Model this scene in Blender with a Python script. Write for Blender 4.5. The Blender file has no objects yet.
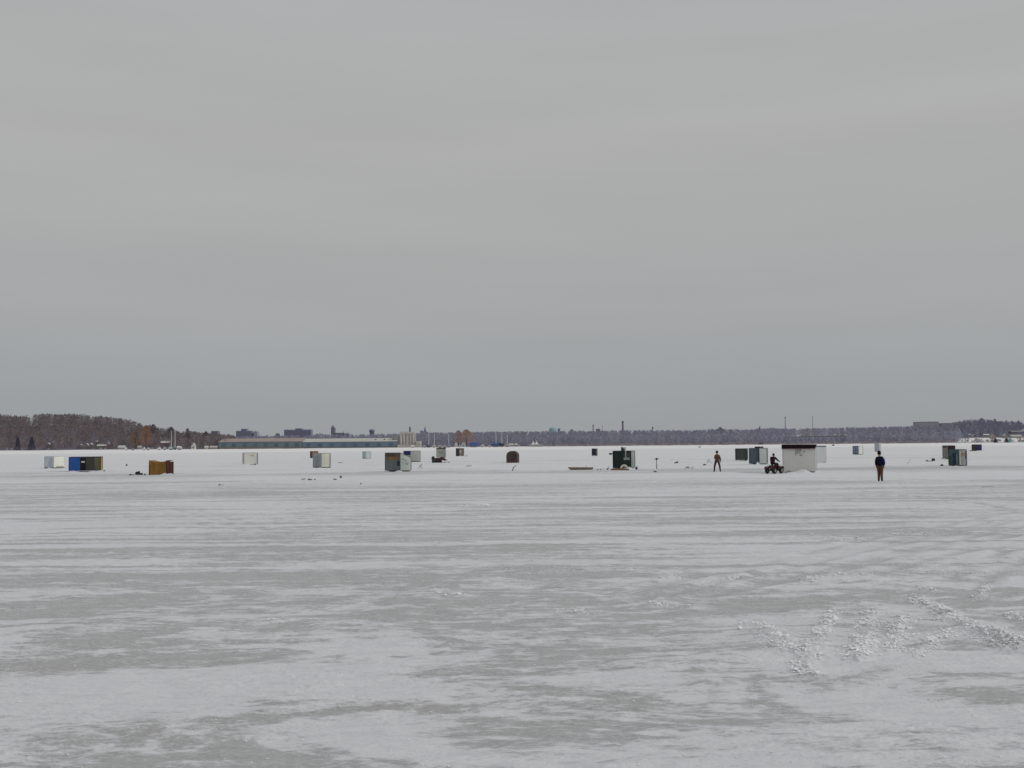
import bpy, bmesh, math, random
import numpy as np
from mathutils import Vector, Matrix
random.seed(7)
C = bpy.context.scene.collection
R = math.radians
PI = math.pi

# ------------------------------------------------------------------ camera and measuring helpers
F = 1150.0
CH = 2.3
PITCH = math.atan(60.5 / F)
ROLL = math.atan(0.0088)
fwd = Vector((0, math.cos(PITCH), math.sin(PITCH)))
up0 = Vector((0, -math.sin(PITCH), math.cos(PITCH)))
r0 = Vector((1, 0, 0))
cr = r0 * math.cos(ROLL) - up0 * math.sin(ROLL)
cu = up0 * math.cos(ROLL) + r0 * math.sin(ROLL)
cam_d = bpy.data.cameras.new('camera')
cam = bpy.data.objects.new('camera', cam_d)
C.objects.link(cam)
M = Matrix(((cr.x, cu.x, -fwd.x, 0), (cr.y, cu.y, -fwd.y, 0), (cr.z, cu.z, -fwd.z, CH), (0, 0, 0, 1)))
cam.matrix_world = M
cam_d.sensor_width = 36
cam_d.lens = F * 36 / 1024
cam_d.clip_end = 60000
cam_d.clip_start = 0.1
bpy.context.scene.camera = cam

def H(px): return 444.5 - 0.0088 * (px - 512)
def dist(px, bot): return CH * F / max(0.05, bot - H(px))
def at(px, D, z=0.0):
    """ground point seen in column px at depth D"""
    v = cr * (px - 512) + cu * (384 - H(px)) + fwd * F
    return Vector((v.x / v.y * D, D, z))
def G(px, py): return at(px, dist(px, py))
def zrow(px, py, D): return CH + (H(px) - py) * D / F

# ------------------------------------------------------------------ materials
_m = {}
def lin(c):
    return tuple(((v / 255 + 0.055) / 1.055) ** 2.4 if v > 10 else v / 255 / 12.92 for v in c)
def mat(col, col2=None, scale=3.0, rough=0.8, bump=0.0, stretch=(1, 1, 1), lo=0.35, hi=0.65, metal=0.0, spec=0.3, key=None):
    """albedo colours (linear); col2 is mixed in by noise"""
    k = key or (col, col2, scale, rough, bump, stretch, lo, hi, metal)
    if k in _m: return _m[k]
    m = bpy.data.materials.new('paint_%d' % len(_m)); m.use_nodes = True
    nt = m.node_tree; N = nt.nodes; L = nt.links
    b = N['Principled BSDF']
    b.inputs['Roughness'].default_value = rough
    b.inputs['Metallic'].default_value = metal
    b.inputs['Specular IOR Level'].default_value = spec
    if col2 is None: col2 = tuple(c * 0.78 for c in col)
    tc = N.new('ShaderNodeTexCoord'); mp = N.new('ShaderNodeMapping'); mp.inputs['Scale'].default_value = stretch
    L.new(tc.outputs['Object'], mp.inputs['Vector'])
    n = N.new('ShaderNodeTexNoise'); n.inputs['Scale'].default_value = scale; n.inputs['Detail'].default_value = 6; n.inputs['Roughness'].default_value = 0.6
    L.new(mp.outputs[0], n.inputs['Vector'])
    mr = N.new('ShaderNodeMapRange'); mr.inputs[1].default_value = lo; mr.inputs[2].default_value = hi
    L.new(n.outputs[0], mr.inputs[0])
    mx = N.new('ShaderNodeMix'); mx.data_type = 'RGBA'
    mx.inputs[6].default_value = (*col, 1); mx.inputs[7].default_value = (*col2, 1)
    L.new(mr.outputs[0], mx.inputs[0]); L.new(mx.outputs[2], b.inputs['Base Color'])
    if bump > 0:
        bp = N.new('ShaderNodeBump'); bp.inputs['Strength'].default_value = 0.6; bp.inputs['Distance'].default_value = bump
        L.new(n.outputs[0], bp.inputs['Height']); L.new(bp.outputs[0], b.inputs['Normal'])
    _m[k] = m
    return m
WALL = dict(scale=1.6, rough=0.75, stretch=(1, 1, 0.35), bump=0.004)
def wall(col, col2=None):
    up = lambda c: tuple(min(.86, v * 1.28) for v in c) if c and max(c) > .25 else c
    return mat(up(col), up(col2), **WALL)
SNOWM = mat((0.80, 0.81, 0.83), (0.68, 0.69, 0.71), scale=2.5, rough=0.7, bump=0.02)
BLACK = mat((0.02, 0.02, 0.022), (0.04, 0.035, 0.035), rough=0.5)
RUBBER = mat((0.018, 0.018, 0.018), (0.03, 0.03, 0.03), rough=0.9)
STEEL = mat((0.30, 0.30, 0.31), (0.2, 0.19, 0.18), rough=0.4, metal=0.6)
WOOD = mat((0.30, 0.21, 0.13), (0.18, 0.12, 0.08), scale=4, stretch=(1, 1, 8), rough=0.85)
GREYWOOD = mat((0.28, 0.27, 0.25), (0.17, 0.16, 0.15), scale=4, stretch=(1, 1, 8), rough=0.9)
GLASS = mat((0.03, 0.035, 0.04), (0.05, 0.055, 0.06), rough=0.15, spec=0.6)
WHITE = mat((0.62, 0.62, 0.60), (0.50, 0.50, 0.48), scale=2, rough=0.6)

# ------------------------------------------------------------------ mesh helpers
class MB:
    def __init__(s): s.v = []; s.f = []; s.mi = []; s.cur = 0
    def quad(s, *p):
        n = len(s.v); s.v += [tuple(q) for q in p]; s.f.append(tuple(range(n, n + len(p)))); s.mi.append(s.cur)
    def box(s, x0, x1, y0, y1, z0, z1, M=None, taper=None):
        n = len(s.v); P = []
        for z in (z0, z1):
            t = taper if (taper is not None and z == z1) else 1.0
            cx, cy = (x0 + x1) / 2, (y0 + y1) / 2
            for (x, y) in ((x0, y0), (x1, y0), (x1, y1), (x0, y1)):
                P.append(Vector((cx + (x - cx) * t, cy + (y - cy) * t, z)))
        if M is not None: P = [M @ p for p in P]
        s.v += [tuple(p) for p in P]
        for f in ((0, 3, 2, 1), (4, 5, 6, 7), (0, 1, 5, 4), (1, 2, 6, 5), (2, 3, 7, 6), (3, 0, 4, 7)):
            s.f.append(tuple(n + i for i in f)); s.mi.append(s.cur)
    def tube(s, pts, rad, k=8, cap=True):
        pts = [Vector(p) for p in pts]
        if not isinstance(rad, (list, tuple)): rad = [rad] * len(pts)
        n0 = len(s.v)
        for i, p in enumerate(pts):
            d = (pts[min(i + 1, len(pts) - 1)] - pts[max(i - 1, 0)]).normalized()
            a = Vector((0, 0, 1)) if abs(d.z) < 0.9 else Vector((1, 0, 0))
            u = d.cross(a).normalized(); w = d.cross(u)
            for j in range(k):
                t = 2 * PI * j / k
                s.v.append(tuple(p + (u * math.cos(t) + w * math.sin(t)) * rad[i]))
        for i in range(len(pts) - 1):
            for j in range(k):
                a = n0 + i * k + j; b = n0 + i * k + (j + 1) % k
                s.f.append((a, b, b + k, a + k)); s.mi.append(s.cur)
        if cap:
            s.f.append(tuple(n0 + j for j in range(k))[::-1]); s.mi.append(s.cur)
            s.f.append(tuple(n0 + (len(pts) - 1) * k + j for j in range(k))); s.mi.append(s.cur)
    def torus(s, c, R_, r, axis='y', k=18, q=8):
        n0 = len(s.v)
        for i in range(k):
            a = 2 * PI * i / k
            for j in range(q):
                b = 2 * PI * j / q
                rr = R_ + r * math.cos(b); h = r * math.sin(b) * 1.3
                if axis == 'y': p = (c[0] + rr * math.cos(a), c[1] + h, c[2] + rr * math.sin(a))
                else: p = (c[0] + h, c[1] + rr * math.cos(a), c[2] + rr * math.sin(a))
                s.v.append(p)
        for i in range(k):
            for j in range(q):
                s.f.append((n0 + i * q + j, n0 + ((i + 1) % k) * q + j, n0 + ((i + 1) % k) * q + (j + 1) % q, n0 + i * q + (j + 1) % q)); s.mi.append(s.cur)
    def blob(s, c, r, seed=0, k=8, q=6, jit=0.18, half=False):
        """irregular rounded lump"""
        rd = random.Random(seed); n0 = len(s.v)
        if not isinstance(r, (tuple, list)): r = (r, r, r)
        rows = []
        for i in range(q + 1):
            ph = PI * i / q
            row = []
            for j in range(k):
                th = 2 * PI * j / k
                g = 1 + rd.uniform(-jit, jit)
                if i in (0, q) and j > 0: row.append(row[0]); continue
                z = math.cos(ph)
                if half and z < 0: z = 0
                s.v.append((c[0] + r[0] * g * math.sin(ph) * math.cos(th), c[1] + r[1] * g * math.sin(ph) * math.sin(th), c[2] + r[2] * g * z))
                row.append(len(s.v) - 1)
            rows.append(row)
        for i in range(q):
            for j in range(k):
                a, b, c_, d = rows[i][j], rows[i][(j + 1) % k], rows[i + 1][(j + 1) % k], rows[i + 1][j]
                f = []
                for t in (a, d, c_, b):
                    if t not in f: f.append(t)
                if len(f) > 2: s.f.append(tuple(f)); s.mi.append(s.cur)
    def build(s, name, m, parent=None, smooth=False, bevel=0, loc=None, rot=None):
        me = bpy.data.meshes.new(name)
        me.from_pydata(s.v, [], s.f)
        ms = m if isinstance(m, (list, tuple)) else [m]
        for x in ms: me.materials.append(x)
        if len(ms) > 1: me.polygons.foreach_set('material_index', s.mi)
        if smooth: me.polygons.foreach_set('use_smooth', [True] * len(me.polygons))
        me.update()
        o = bpy.data.objects.new(name, me); C.objects.link(o)
        if parent is not None: o.parent = parent
        if loc is not None: o.location = loc
        if rot is not None: o.rotation_euler = (0, 0, rot)
        if bevel:
            b = o.modifiers.new('bevel', 'BEVEL'); b.width = bevel; b.segments = 2; b.limit_method = 'ANGLE'
        return o
def tag(o, label=None, cat=None, group=None, kind=None):
    if label: o['label'] = label
    if cat: o['category'] = cat
    if group: o['group'] = group
    if kind: o['kind'] = kind
    return o
def thing(name, label, cat, loc=(0, 0, 0), rz=0, group=None):
    o = bpy.data.objects.new(name, None); C.objects.link(o)
    o.location = loc; o.rotation_euler = (0, 0, rz); o.empty_display_size = 0.3
    return tag(o, label, cat, group)

# ------------------------------------------------------------------ numpy gradient noise
_rs = np.random.RandomState(3)
_perm = _rs.permutation(1024)
_ga = _rs.uniform(0, 2 * PI, 1024)
def pnoise(x, y, s=0):
    xi = np.floor(x).astype(np.int64); yi = np.floor(y).astype(np.int64)
    xf = x - xi; yf = y - yi
    u = xf * xf * xf * (xf * (xf * 6 - 15) + 10); v = yf * yf * yf * (yf * (yf * 6 - 15) + 10)
    def g(ix, iy, dx, dy):
        h = _perm[(_perm[(ix + s * 57) & 1023] + iy + s * 131) & 1023]
        a = _ga[h]
        return np.cos(a) * dx + np.sin(a) * dy
    n00 = g(xi, yi, xf, yf); n10 = g(xi + 1, yi, xf - 1, yf)
    n01 = g(xi, yi + 1, xf, yf - 1); n11 = g(xi + 1, yi + 1, xf - 1, yf - 1)
    return (n00 * (1 - u) + n10 * u) * (1 - v) + (n01 * (1 - u) + n11 * u) * v
def fbm(x, y, oct=4, s=0, rough=0.5):
    r = 0; a = 1.0
    for i in range(oct):
        r = r + a * pnoise(x * 2 ** i, y * 2 ** i, s + i); a *= rough
    return r
def sstep(a, b, t):
    t = np.clip((t - a) / (b - a), 0, 1.0); return t * t * (3 - 2 * t)

# ------------------------------------------------------------------ snow ridges, rubble lines and vehicle tracks on the ice (pixel paths measured once, kept as ground paths)
RIDGES = [  # (pts, width m, height m, chunks per metre)
    ([(750, 624), (772, 636), (788, 650)], 0.26, 0.05, 95),
    ([(826, 612), (818, 632), (806, 648), (798, 664), (806, 674)], 0.16, 0.06, 80),
    ([(868, 610), (862, 630), (857, 648), (854, 660)], 0.20, 0.08, 110),
    ([(902, 616), (893, 634), (884, 650)], 0.16, 0.05, 80),
    ([(944, 632), (924, 642), (908, 652)], 0.15, 0.045, 75),
    ([(914, 598), (940, 612), (960, 624), (985, 636), (1010, 648)], 0.26, 0.09, 120),
    ([(985, 630), (1000, 640), (1020, 646)], 0.30, 0.08, 120),
    ([(916, 588), (930, 592)], 0.14, 0.05, 60),
    ([(982, 584), (974, 598)], 0.12, 0.05, 60),
    ([(1002, 612), (1024, 620)], 0.2, 0.06, 90),
    ([(812, 537), (838, 541), (856, 540)], 0.30, 0.09, 26),
    ([(765, 535), (790, 536)], 0.28, 0.07, 22),
    ([(890, 534), (925, 534)], 0.30, 0.08, 24),
    ([(700, 583), (720, 580), (738, 577)], 0.2, 0.05, 40),
    ([(800, 580), (830, 576), (862, 575)], 0.22, 0.06, 40),
    ([(930, 573), (975, 573)], 0.22, 0.06, 40),
    ([(420, 588), (440, 592), (462, 596)], 0.18, 0.04, 40),
    ([(430, 508), (460, 507), (490, 505)], 0.35, 0.08, 12),
    ([(250, 622), (285, 618)], 0.2, 0.04, 40),
    ([(900, 508), (925, 507)], 0.3, 0.07, 12),
    ([(660, 578), (690, 576)], 0.22, 0.05, 40),
    ([(560, 610), (600, 612)], 0.22, 0.03, 40),
    ([(640, 602), (690, 606)], 0.25, 0.03, 30),
]
TRACKS = [
    [(150, 508), (200, 524), (270, 547), (330, 570), (375, 592), (400, 615)],
    [(165, 506), (215, 521), (290, 545), (352, 568), (395, 590), (425, 612)],
    [(640, 600), (700, 585), (760, 572), (830, 556), (900, 540), (1000, 520), (1120, 500)],
    [(668, 606), (730, 590), (790, 577), (860, 561), (930, 545), (1030, 524), (1150, 502)],
    [(850, 580), (900, 566), (960, 552), (1040, 538)],
    [(960, 600), (985, 578), (1024, 558), (1080, 540)],
    [(840, 500), (900, 496), (960, 500), (1024, 512), (1100, 520)],
]
def gpath(p): return [np.array(G(*q))[:2] for q in p]
RG = [(gpath(p), w * .60, h * .55, c) for p, w, h, c in RIDGES]
TG = [gpath(p) for p in TRACKS]
def seg_dist(X, Y, path):
    d = np.full(X.shape, 1e9)
    for a, b in zip(path[:-1], path[1:]):
        ab = b - a; L2 = (ab ** 2).sum() + 1e-9
        t = np.clip(((X - a[0]) * ab[0] + (Y - a[1]) * ab[1]) / L2, 0, 1)
        d = np.minimum(d, np.hypot(X - a[0] - t * ab[0], Y - a[1] - t * ab[1]))
    return d
def ice_height(X, Y):
    near = 1 - sstep(60, 140, Y)
    wob = 0.15 * fbm(X * 0.8, Y * 0.8, 3, 31)
    h = 0.035 * fbm(X * 0.16, Y * 0.42, 4, 1) * (1 + 1.5 * sstep(40, 200, Y))
    m = sstep(-0.05, 0.22, fbm(X * 0.30, Y * 0.6, 4, 9))
    h = h + 0.012 * m
    h = h + 0.014 * fbm(X * 1.3, Y * 2.6, 4, 5, 0.6) * near
    h = h + 0.011 * np.abs(fbm(X * 5, Y * 8, 3, 15, 0.7)) * near * (0.3 + m)
    rough = np.zeros_like(X)
    for path, w, hh, c in RG:
        d = seg_dist(X, Y, path) + wob * w * 5
        g = np.exp(-(d / w) ** 2)
        rough = np.maximum(rough, np.exp(-(d / (w * 2.0)) ** 2))
        h = h + hh * g * (0.45 + 0.9 * np.clip(fbm(X * 13, Y * 9, 3, 21, .7) + 0.35, 0, 1.3))
    tr = np.zeros_like(X)
    for k_, path in enumerate(TG):
        D = np.minimum(seg_dist(X, Y, path), seg_dist(X - .1, Y - 1.3, path)) + wob * 0.3
        t = np.exp(-(D / 0.15) ** 2) * np.clip(0.6 + fbm(X * .5, Y * .5, 2, 44) * 1.6, 0, 1); b = np.exp(-((D - 0.30) / 0.12) ** 2)
        if k_ < 2: t = t * .4; b = b * .5
        h = h - 0.022 * t + 0.014 * b
        tr = np.maximum(tr, t)
    return h, rough, tr

# ------------------------------------------------------------------ the frozen lake: one sheet out to the horizon
ys = [-3000, -500, -100, -30, -10, -3, 0, 2, 3.5, 4.6, 5.4, 6.0, 6.5]
y = 6.9
while y < 130: ys.append(y); y += max(0.016, (0.62 if y < 26 else 1.0) * y * y / (CH * F))
while y < 40000: ys.append(y); y *= 1.06
ys.append(40000)
us = list(np.arange(-0.56, 0.5601, 1.5 / F))
us = [-150, -30, -8, -3, -1.5, -1.0, -0.75, -0.64] + us + [0.64, 0.75, 1.0, 1.5, 3, 8, 30, 150]
YY = np.array(ys); UU = np.array(us)
S = np.maximum(YY, 7.0)
X = UU[None, :] * S[:, None]; Y = np.repeat(YY[:, None], len(UU), 1)
Z, RO, TR = ice_height(X, Y)
mask = (np.abs(UU)[None, :] < 0.7) & (Y > 6) & (Y < 1000)
Z = np.where(mask, Z, 0)
nv = X.size
me = bpy.data.meshes.new('ice_sheet')
me.vertices.add(nv)
me.vertices.foreach_set('co', np.stack([X, Y, Z], -1).astype(np.float32).ravel())
nr, nc = X.shape
idx = np.arange(nv).reshape(nr, nc)
q = np.stack([idx[:-1, :-1], idx[:-1, 1:], idx[1:, 1:], idx[1:, :-1]], -1).reshape(-1, 4)
me.loops.add(q.size); me.loops.foreach_set('vertex_index', q.ravel().astype(np.int32))
me.polygons.add(len(q)); me.polygons.foreach_set('loop_start', (np.arange(len(q)) * 4).astype(np.int32))
me.polygons.foreach_set('loop_total', np.full(len(q), 4, np.int32))
me.polygons.foreach_set('use_smooth', np.ones(len(q), bool))
me.update(calc_edges=True)
for nm, arr in (('rough', RO), ('track', TR)):
    a = me.attributes.new(nm, 'FLOAT', 'POINT'); a.data.foreach_set('value', arr.astype(np.float32).ravel())
ice = bpy.data.objects.new('ice_sheet', me); C.objects.link(ice)
tag(ice, 'snow dusted frozen lake with bare grey ice patches', None, None, 'structure')

def ice_material():
    m = bpy.data.materials.new('lake_ice'); m.use_nodes = True
    nt = m.node_tree; N = nt.nodes; L = nt.links; b = N['Principled BSDF']
    geo = N.new('ShaderNodeTexCoord')
    def mapn(sc, off=(0, 0, 0)):
        mp = N.new('ShaderNodeMapping'); mp.inputs['Scale'].default_value = sc; mp.inputs['Location'].default_value = off
        L.new(geo.outputs['Object'], mp.inputs['Vector']); return mp.outputs[0]
    def noise(sc, off=(0, 0, 0), det=8, rough=0.6, dis=0.0):
        n = N.new('ShaderNodeTexNoise'); n.inputs['Scale'].default_value = 1; n.inputs['Detail'].default_value = det
        n.inputs['Roughness'].default_value = rough; n.inputs['Distortion'].default_value = dis
        L.new(mapn(sc, off), n.inputs['Vector']); return n.outputs[0]
    def math_(op, a, b_, c=None, clamp=False):
        n = N.new('ShaderNodeMath'); n.operation = op; n.use_clamp = clamp
        for i, v in enumerate((a, b_, c)):
            if v is None: continue
            if isinstance(v, (int, float)): n.inputs[i].default_value = v
            else: L.new(v, n.inputs[i])
        return n.outputs[0]
    def mr(v, a, b_, c=0, d=1, smooth=True):
        n = N.new('ShaderNodeMapRange')
        if smooth: n.interpolation_type = 'SMOOTHSTEP'
        L.new(v, n.inputs[0])
        for i, t in zip((1, 2, 3, 4), (a, b_, c, d)): n.inputs[i].default_value = t
        return n.outputs[0]
    def mix(f, a, b_):
        n = N.new('ShaderNodeMix'); n.data_type = 'RGBA'
        if isinstance(f, (int, float)): n.inputs[0].default_value = f
        else: L.new(f, n.inputs[0])
        for i, v in ((6, a), (7, b_)):
            if isinstance(v, tuple): n.inputs[i].default_value = (*v, 1)
            else: L.new(v, n.inputs[i])
        return n.outputs[2]
    sep = N.new('ShaderNodeSeparateXYZ'); L.new(geo.outputs['Object'], sep.inputs[0])
    yv = sep.outputs[1]
    n_mid = noise((0.30, 0.58, 1), (3.1, 7.7, 0), 12, 0.68, 1.1)
    n_big = noise((0.05, 0.13, 1), (14, 6, 0), 8, 0.6, 0.9)
    n_far = noise((0.006, 0.045, 1), (5, 9, 0), 8, 0.65)
    n_fin = noise((2.4, 5.0, 1), (0, 4, 0), 9, 0.74, .4)
    n_det = noise((7, 17, 1), (9, 1, 0), 7, 0.75, .3)
    n_crs = noise((0.11, 0.25, 1), (31, 12, 0), 6, 0.6, .6)
    n_grn = noise((16, 26, 1), (2, 0, 0), 4, 0.7)
    n_str = noise((0.085, 1.05, 1), (7, 3, 0), 11, 0.66, 0.35)
    far = mr(yv, 25, 90)
    s0 = math_('ADD', math_('MULTIPLY', n_mid, 0.62), math_('MULTIPLY', n_big, 0.38))
    s0b = math_('ADD', math_('MULTIPLY', n_str, 0.66), math_('ADD', math_('MULTIPLY', n_mid, 0.14), math_('MULTIPLY', n_big, 0.20)))
    mx0 = N.new('ShaderNodeMix'); L.new(mr(yv, 13, 26, 0, .9), mx0.inputs[0]); L.new(s0, mx0.inputs[2]); L.new(s0b, mx0.inputs[3]); s1 = mx0.outputs[0]
    s2 = math_('ADD', math_('MULTIPLY', n_str, 0.25), math_('ADD', math_('MULTIPLY', n_big, 0.3), math_('MULTIPLY', n_far, 0.45)))
    mxf = N.new('ShaderNodeMix'); L.new(far, mxf.inputs[0]); L.new(s1, mxf.inputs[2]); L.new(s2, mxf.inputs[3])
    sfac = math_('ADD', mxf.outputs[0], math_('MULTIPLY', math_('SUBTRACT', n_fin, 0.5), 0.26))
    sfac = math_('ADD', sfac, math_('MULTIPLY', math_('SUBTRACT', n_det, 0.5), 0.20))
    # nearer the shore of the picture the wind has swept more of the ice bare
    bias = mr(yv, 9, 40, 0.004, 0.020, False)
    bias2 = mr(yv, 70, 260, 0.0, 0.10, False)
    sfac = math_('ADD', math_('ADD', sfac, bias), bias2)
    snow = mr(sfac, 0.462, 0.530)
    at_r = N.new('ShaderNodeAttribute'); at_r.attribute_name = 'rough'
    at_t = N.new('ShaderNodeAttribute'); at_t.attribute_name = 'track'
    rr = math_('MULTIPLY', at_r.outputs['Fac'], mr(n_fin, 0.38, 0.58))
    snow = math_('MAXIMUM', snow, math_('MULTIPLY', rr, 1.0))
    snow_c = mix(mr(n_fin, 0.3, 0.7), (0.70, 0.712, 0.735), (0.80, 0.808, 0.82))
    ice_c = mix(mr(n_fin, 0.3, 0.7), (0.43, 0.442, 0.438), (0.54, 0.552, 0.548))
    ice_c = mix(mr(n_big, 0.5, 0.62, 0, 0.5), ice_c, (0.42, 0.415, 0.39))
    c = mix(snow, ice_c, snow_c)
    c = mix(math_('MULTIPLY', mr(n_grn, 0.55, 0.8), math_('MULTIPLY', mr(yv, 8, 40, 1, 0.2), 0.35)), c, (0.42, 0.42, 0.42))
    c = mix(math_('MULTIPLY', at_t.outputs['Fac'], 0.75), c, (0.47, 0.475, 0.475))
    crust = math_('MULTIPLY', mr(n_crs, 0.47, 0.60), mr(yv, 30, 90, 1, 0.25))
    crust = math_('MAXIMUM', math_('MAXIMUM', crust, at_r.outputs['Fac']), 0.38)
    c = mix(math_('MULTIPLY', crust, mr(n_grn, 0.50, 0.60, 0, 0.8)), c, (0.80, 0.80, 0.81))
    c = mix(math_('MULTIPLY', crust, mr(n_grn, 0.47, 0.38, 0, 0.45)), c, (0.40, 0.41, 0.43))
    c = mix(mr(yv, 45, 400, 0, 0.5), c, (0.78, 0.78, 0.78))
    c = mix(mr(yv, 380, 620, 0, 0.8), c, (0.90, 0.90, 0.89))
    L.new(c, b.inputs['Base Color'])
    b.inputs['Roughness'].default_value = 0.75
    rg = N.new('ShaderNodeMix'); L.new(snow, rg.inputs[0]); rg.inputs[2].default_value = 0.55; rg.inputs[3].default_value = 0.85
    L.new(rg.outputs[0], b.inputs['Roughness'])
    b.inputs['Specular IOR Level'].default_value = 0.15
    hgt = math_('ADD', math_('ADD', math_('MULTIPLY', n_fin, 0.06), math_('MULTIPLY', n_det, 0.03)), math_('MULTIPLY', math_('MULTIPLY', n_grn, 0.05), math_('ADD', crust, 0.35)))
    hgt = math_('ADD', hgt, math_('MULTIPLY', snow, 0.02))
    bp = N.new('ShaderNodeBump'); bp.inputs['Strength'].default_value = 0.5; bp.inputs['Distance'].default_value = 1.0
    L.new(hgt, bp.inputs['Height']); L.new(bp.outputs[0], b.inputs['Normal'])
    return m
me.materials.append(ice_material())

def gz(x, y):
    z, _, _ = ice_height(np.array([float(x)]), np.array([float(y)])); return float(z[0])

# broken crust chunks along the ridges: nobody could count them
rb = MB(); rd = random.Random(5); chunks = []
for path, w, hh, c in RG:
    for a, b in zip(path[:-1], path[1:]):
        L_ = float(np.hypot(*(b - a)))
        n = int(min(L_ * c * 17, 9000))
        t = _rs.uniform(-.04, 1.04, n); ox = _rs.normal(0, w * 1.0, n); oy = _rs.normal(0, w * 1.3, n)
        x = a[0] + (b[0] - a[0]) * t + ox; yy = a[1] + (b[1] - a[1]) * t + oy
        dens = np.clip(fbm(x * 3.1, yy * 2.2, 3, 71) * 2.4 + .30, 0.03, 1) * np.exp(-(ox ** 2 + oy ** 2) / (2.6 * w * w))
        keep = _rs.uniform(0, 1, n) < dens
        sz = np.abs(_rs.normal(0.0, 0.0066, n)) + 0.0035
        sz = np.where(_rs.uniform(0, 1, n) < .03, sz * 1.9, sz) * np.maximum(1, yy / 24)
        for q_ in np.where(keep)[0]: chunks.append((x[q_], yy[q_], sz[q_]))
for i in range(1500):   # scattered crumbs
    px = rd.uniform(-100, 1120); py = rd.uniform(505, 768) if rd.random() < .6 else rd.uniform(570, 700)
    p = G(px, py); chunks.append((p.x, p.y, rd.uniform(0.002, 0.009) * max(1, p.y / 20)))
CK = np.array(chunks); CZ, _, _ = ice_height(CK[:, 0], CK[:, 1])
for (x, yy, s), z0 in zip(chunks, CZ):
    z = z0 + s * .3
    for p in ((1, 0, 0), (-1, 0, 0), (0, 1, 0), (0, -1, 0), (0, 0, 1), (0, 0, -1), (.8, .8, .5), (-.8, .7, .5), (.7, -.8, .4), (-.7, -.7, .6)):
        g = rd.uniform(0.6, 1.25)
        rb.v.append((x + p[0] * s * g * 1.25, yy + p[1] * s * g, z + p[2] * s * g * 0.95))
for k in range(len(rb.v) // 10):
    o = k * 10
    for f in ((4, 6, 7), (4, 7, 9), (4, 9, 8), (4, 8, 6), (6, 2, 7), (7, 1, 9), (9, 3, 8), (8, 0, 6), (6, 0, 2), (7, 2, 1), (9, 1, 3), (8, 3, 0), (0, 5, 2), (2, 5, 1), (1, 5, 3), (3, 5, 0)):
        rb.f.append(tuple(o + i for i in f)); rb.mi.append(0)
tag(rb.build('snow_rubble', mat((0.93, 0.93, 0.93), (0.84, 0.85, 0.86), scale=6, rough=0.8)), 'broken chunks of snow crust in ridges across the ice', 'snow', None, 'stuff')

# ------------------------------------------------------------------ far shore terrain
CR = [(-400, 24), (-150, 26), (0, 28), (30, 27.5), (60, 29), (90, 27), (115, 23), (140, 16), (165, 12), (180, 8), (215, 5), (300, 3), (400, 3), (430, 6), (600, 7), (900, 8.5), (945, 9), (965, 14), (1024, 14), (1200, 14), (1500, 12)]
def crest(px):
    return np.interp(px, [c[0] for c in CR], [c[1] for c in CR])
SHORE = 1080.0
def land_z(x, y):
    px = 512 + np.asarray(x) / np.asarray(y) * F
    c = crest(px)
    low = 0.35 + 0.45 * sstep(215, 150, px)
    bank = (low + .6) * sstep(SHORE - 12, SHORE + 14, y + 14 * fbm(np.asarray(x) * 0.011, np.asarray(y) * 0.0 + 3.3, 3, 60)) - 0.6
    return bank + 0.5 * fbm(np.asarray(x) * .03, np.asarray(y) * .03, 3, 61) * sstep(SHORE, SHORE + 50, y) + (c - 1.0) * sstep(SHORE + 30, SHORE + 250, y) + 0.0
xs = np.concatenate([[-9000, -4000, -2500], np.arange(-1500, 1500, 9.0), [2500, 4000, 9000]])
yv = np.concatenate([np.arange(SHORE - 30, SHORE + 60, 5.0), np.arange(SHORE + 60, 1500, 20.0), [1700, 2200, 3000, 5000, 9000]])
LX, LY = np.meshgrid(xs, yv); LZ = land_z(LX, LY)
tm = MB(); tm.v = [tuple(p) for p in np.stack([LX, LY, LZ], -1).reshape(-1, 3)]
nc = len(xs)
for i in range(len(yv) - 1):
    for j in range(nc - 1):
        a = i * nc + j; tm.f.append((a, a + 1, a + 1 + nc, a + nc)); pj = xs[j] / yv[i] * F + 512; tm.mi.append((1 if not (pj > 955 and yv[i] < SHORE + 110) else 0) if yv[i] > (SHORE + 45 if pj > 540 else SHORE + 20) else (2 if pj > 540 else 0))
LANDM = mat((0.17, 0.165, 0.215), (0.21, 0.18, 0.215), scale=0.05, rough=1.0, spec=0)
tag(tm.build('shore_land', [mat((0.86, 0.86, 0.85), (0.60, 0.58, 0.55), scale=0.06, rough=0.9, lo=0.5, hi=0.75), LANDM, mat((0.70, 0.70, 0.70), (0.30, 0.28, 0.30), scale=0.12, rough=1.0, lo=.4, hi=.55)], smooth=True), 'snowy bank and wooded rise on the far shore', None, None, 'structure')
def lz(x, y): return float(land_z(np.array([float(x)]), np.array([float(y)]))[0])

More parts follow.
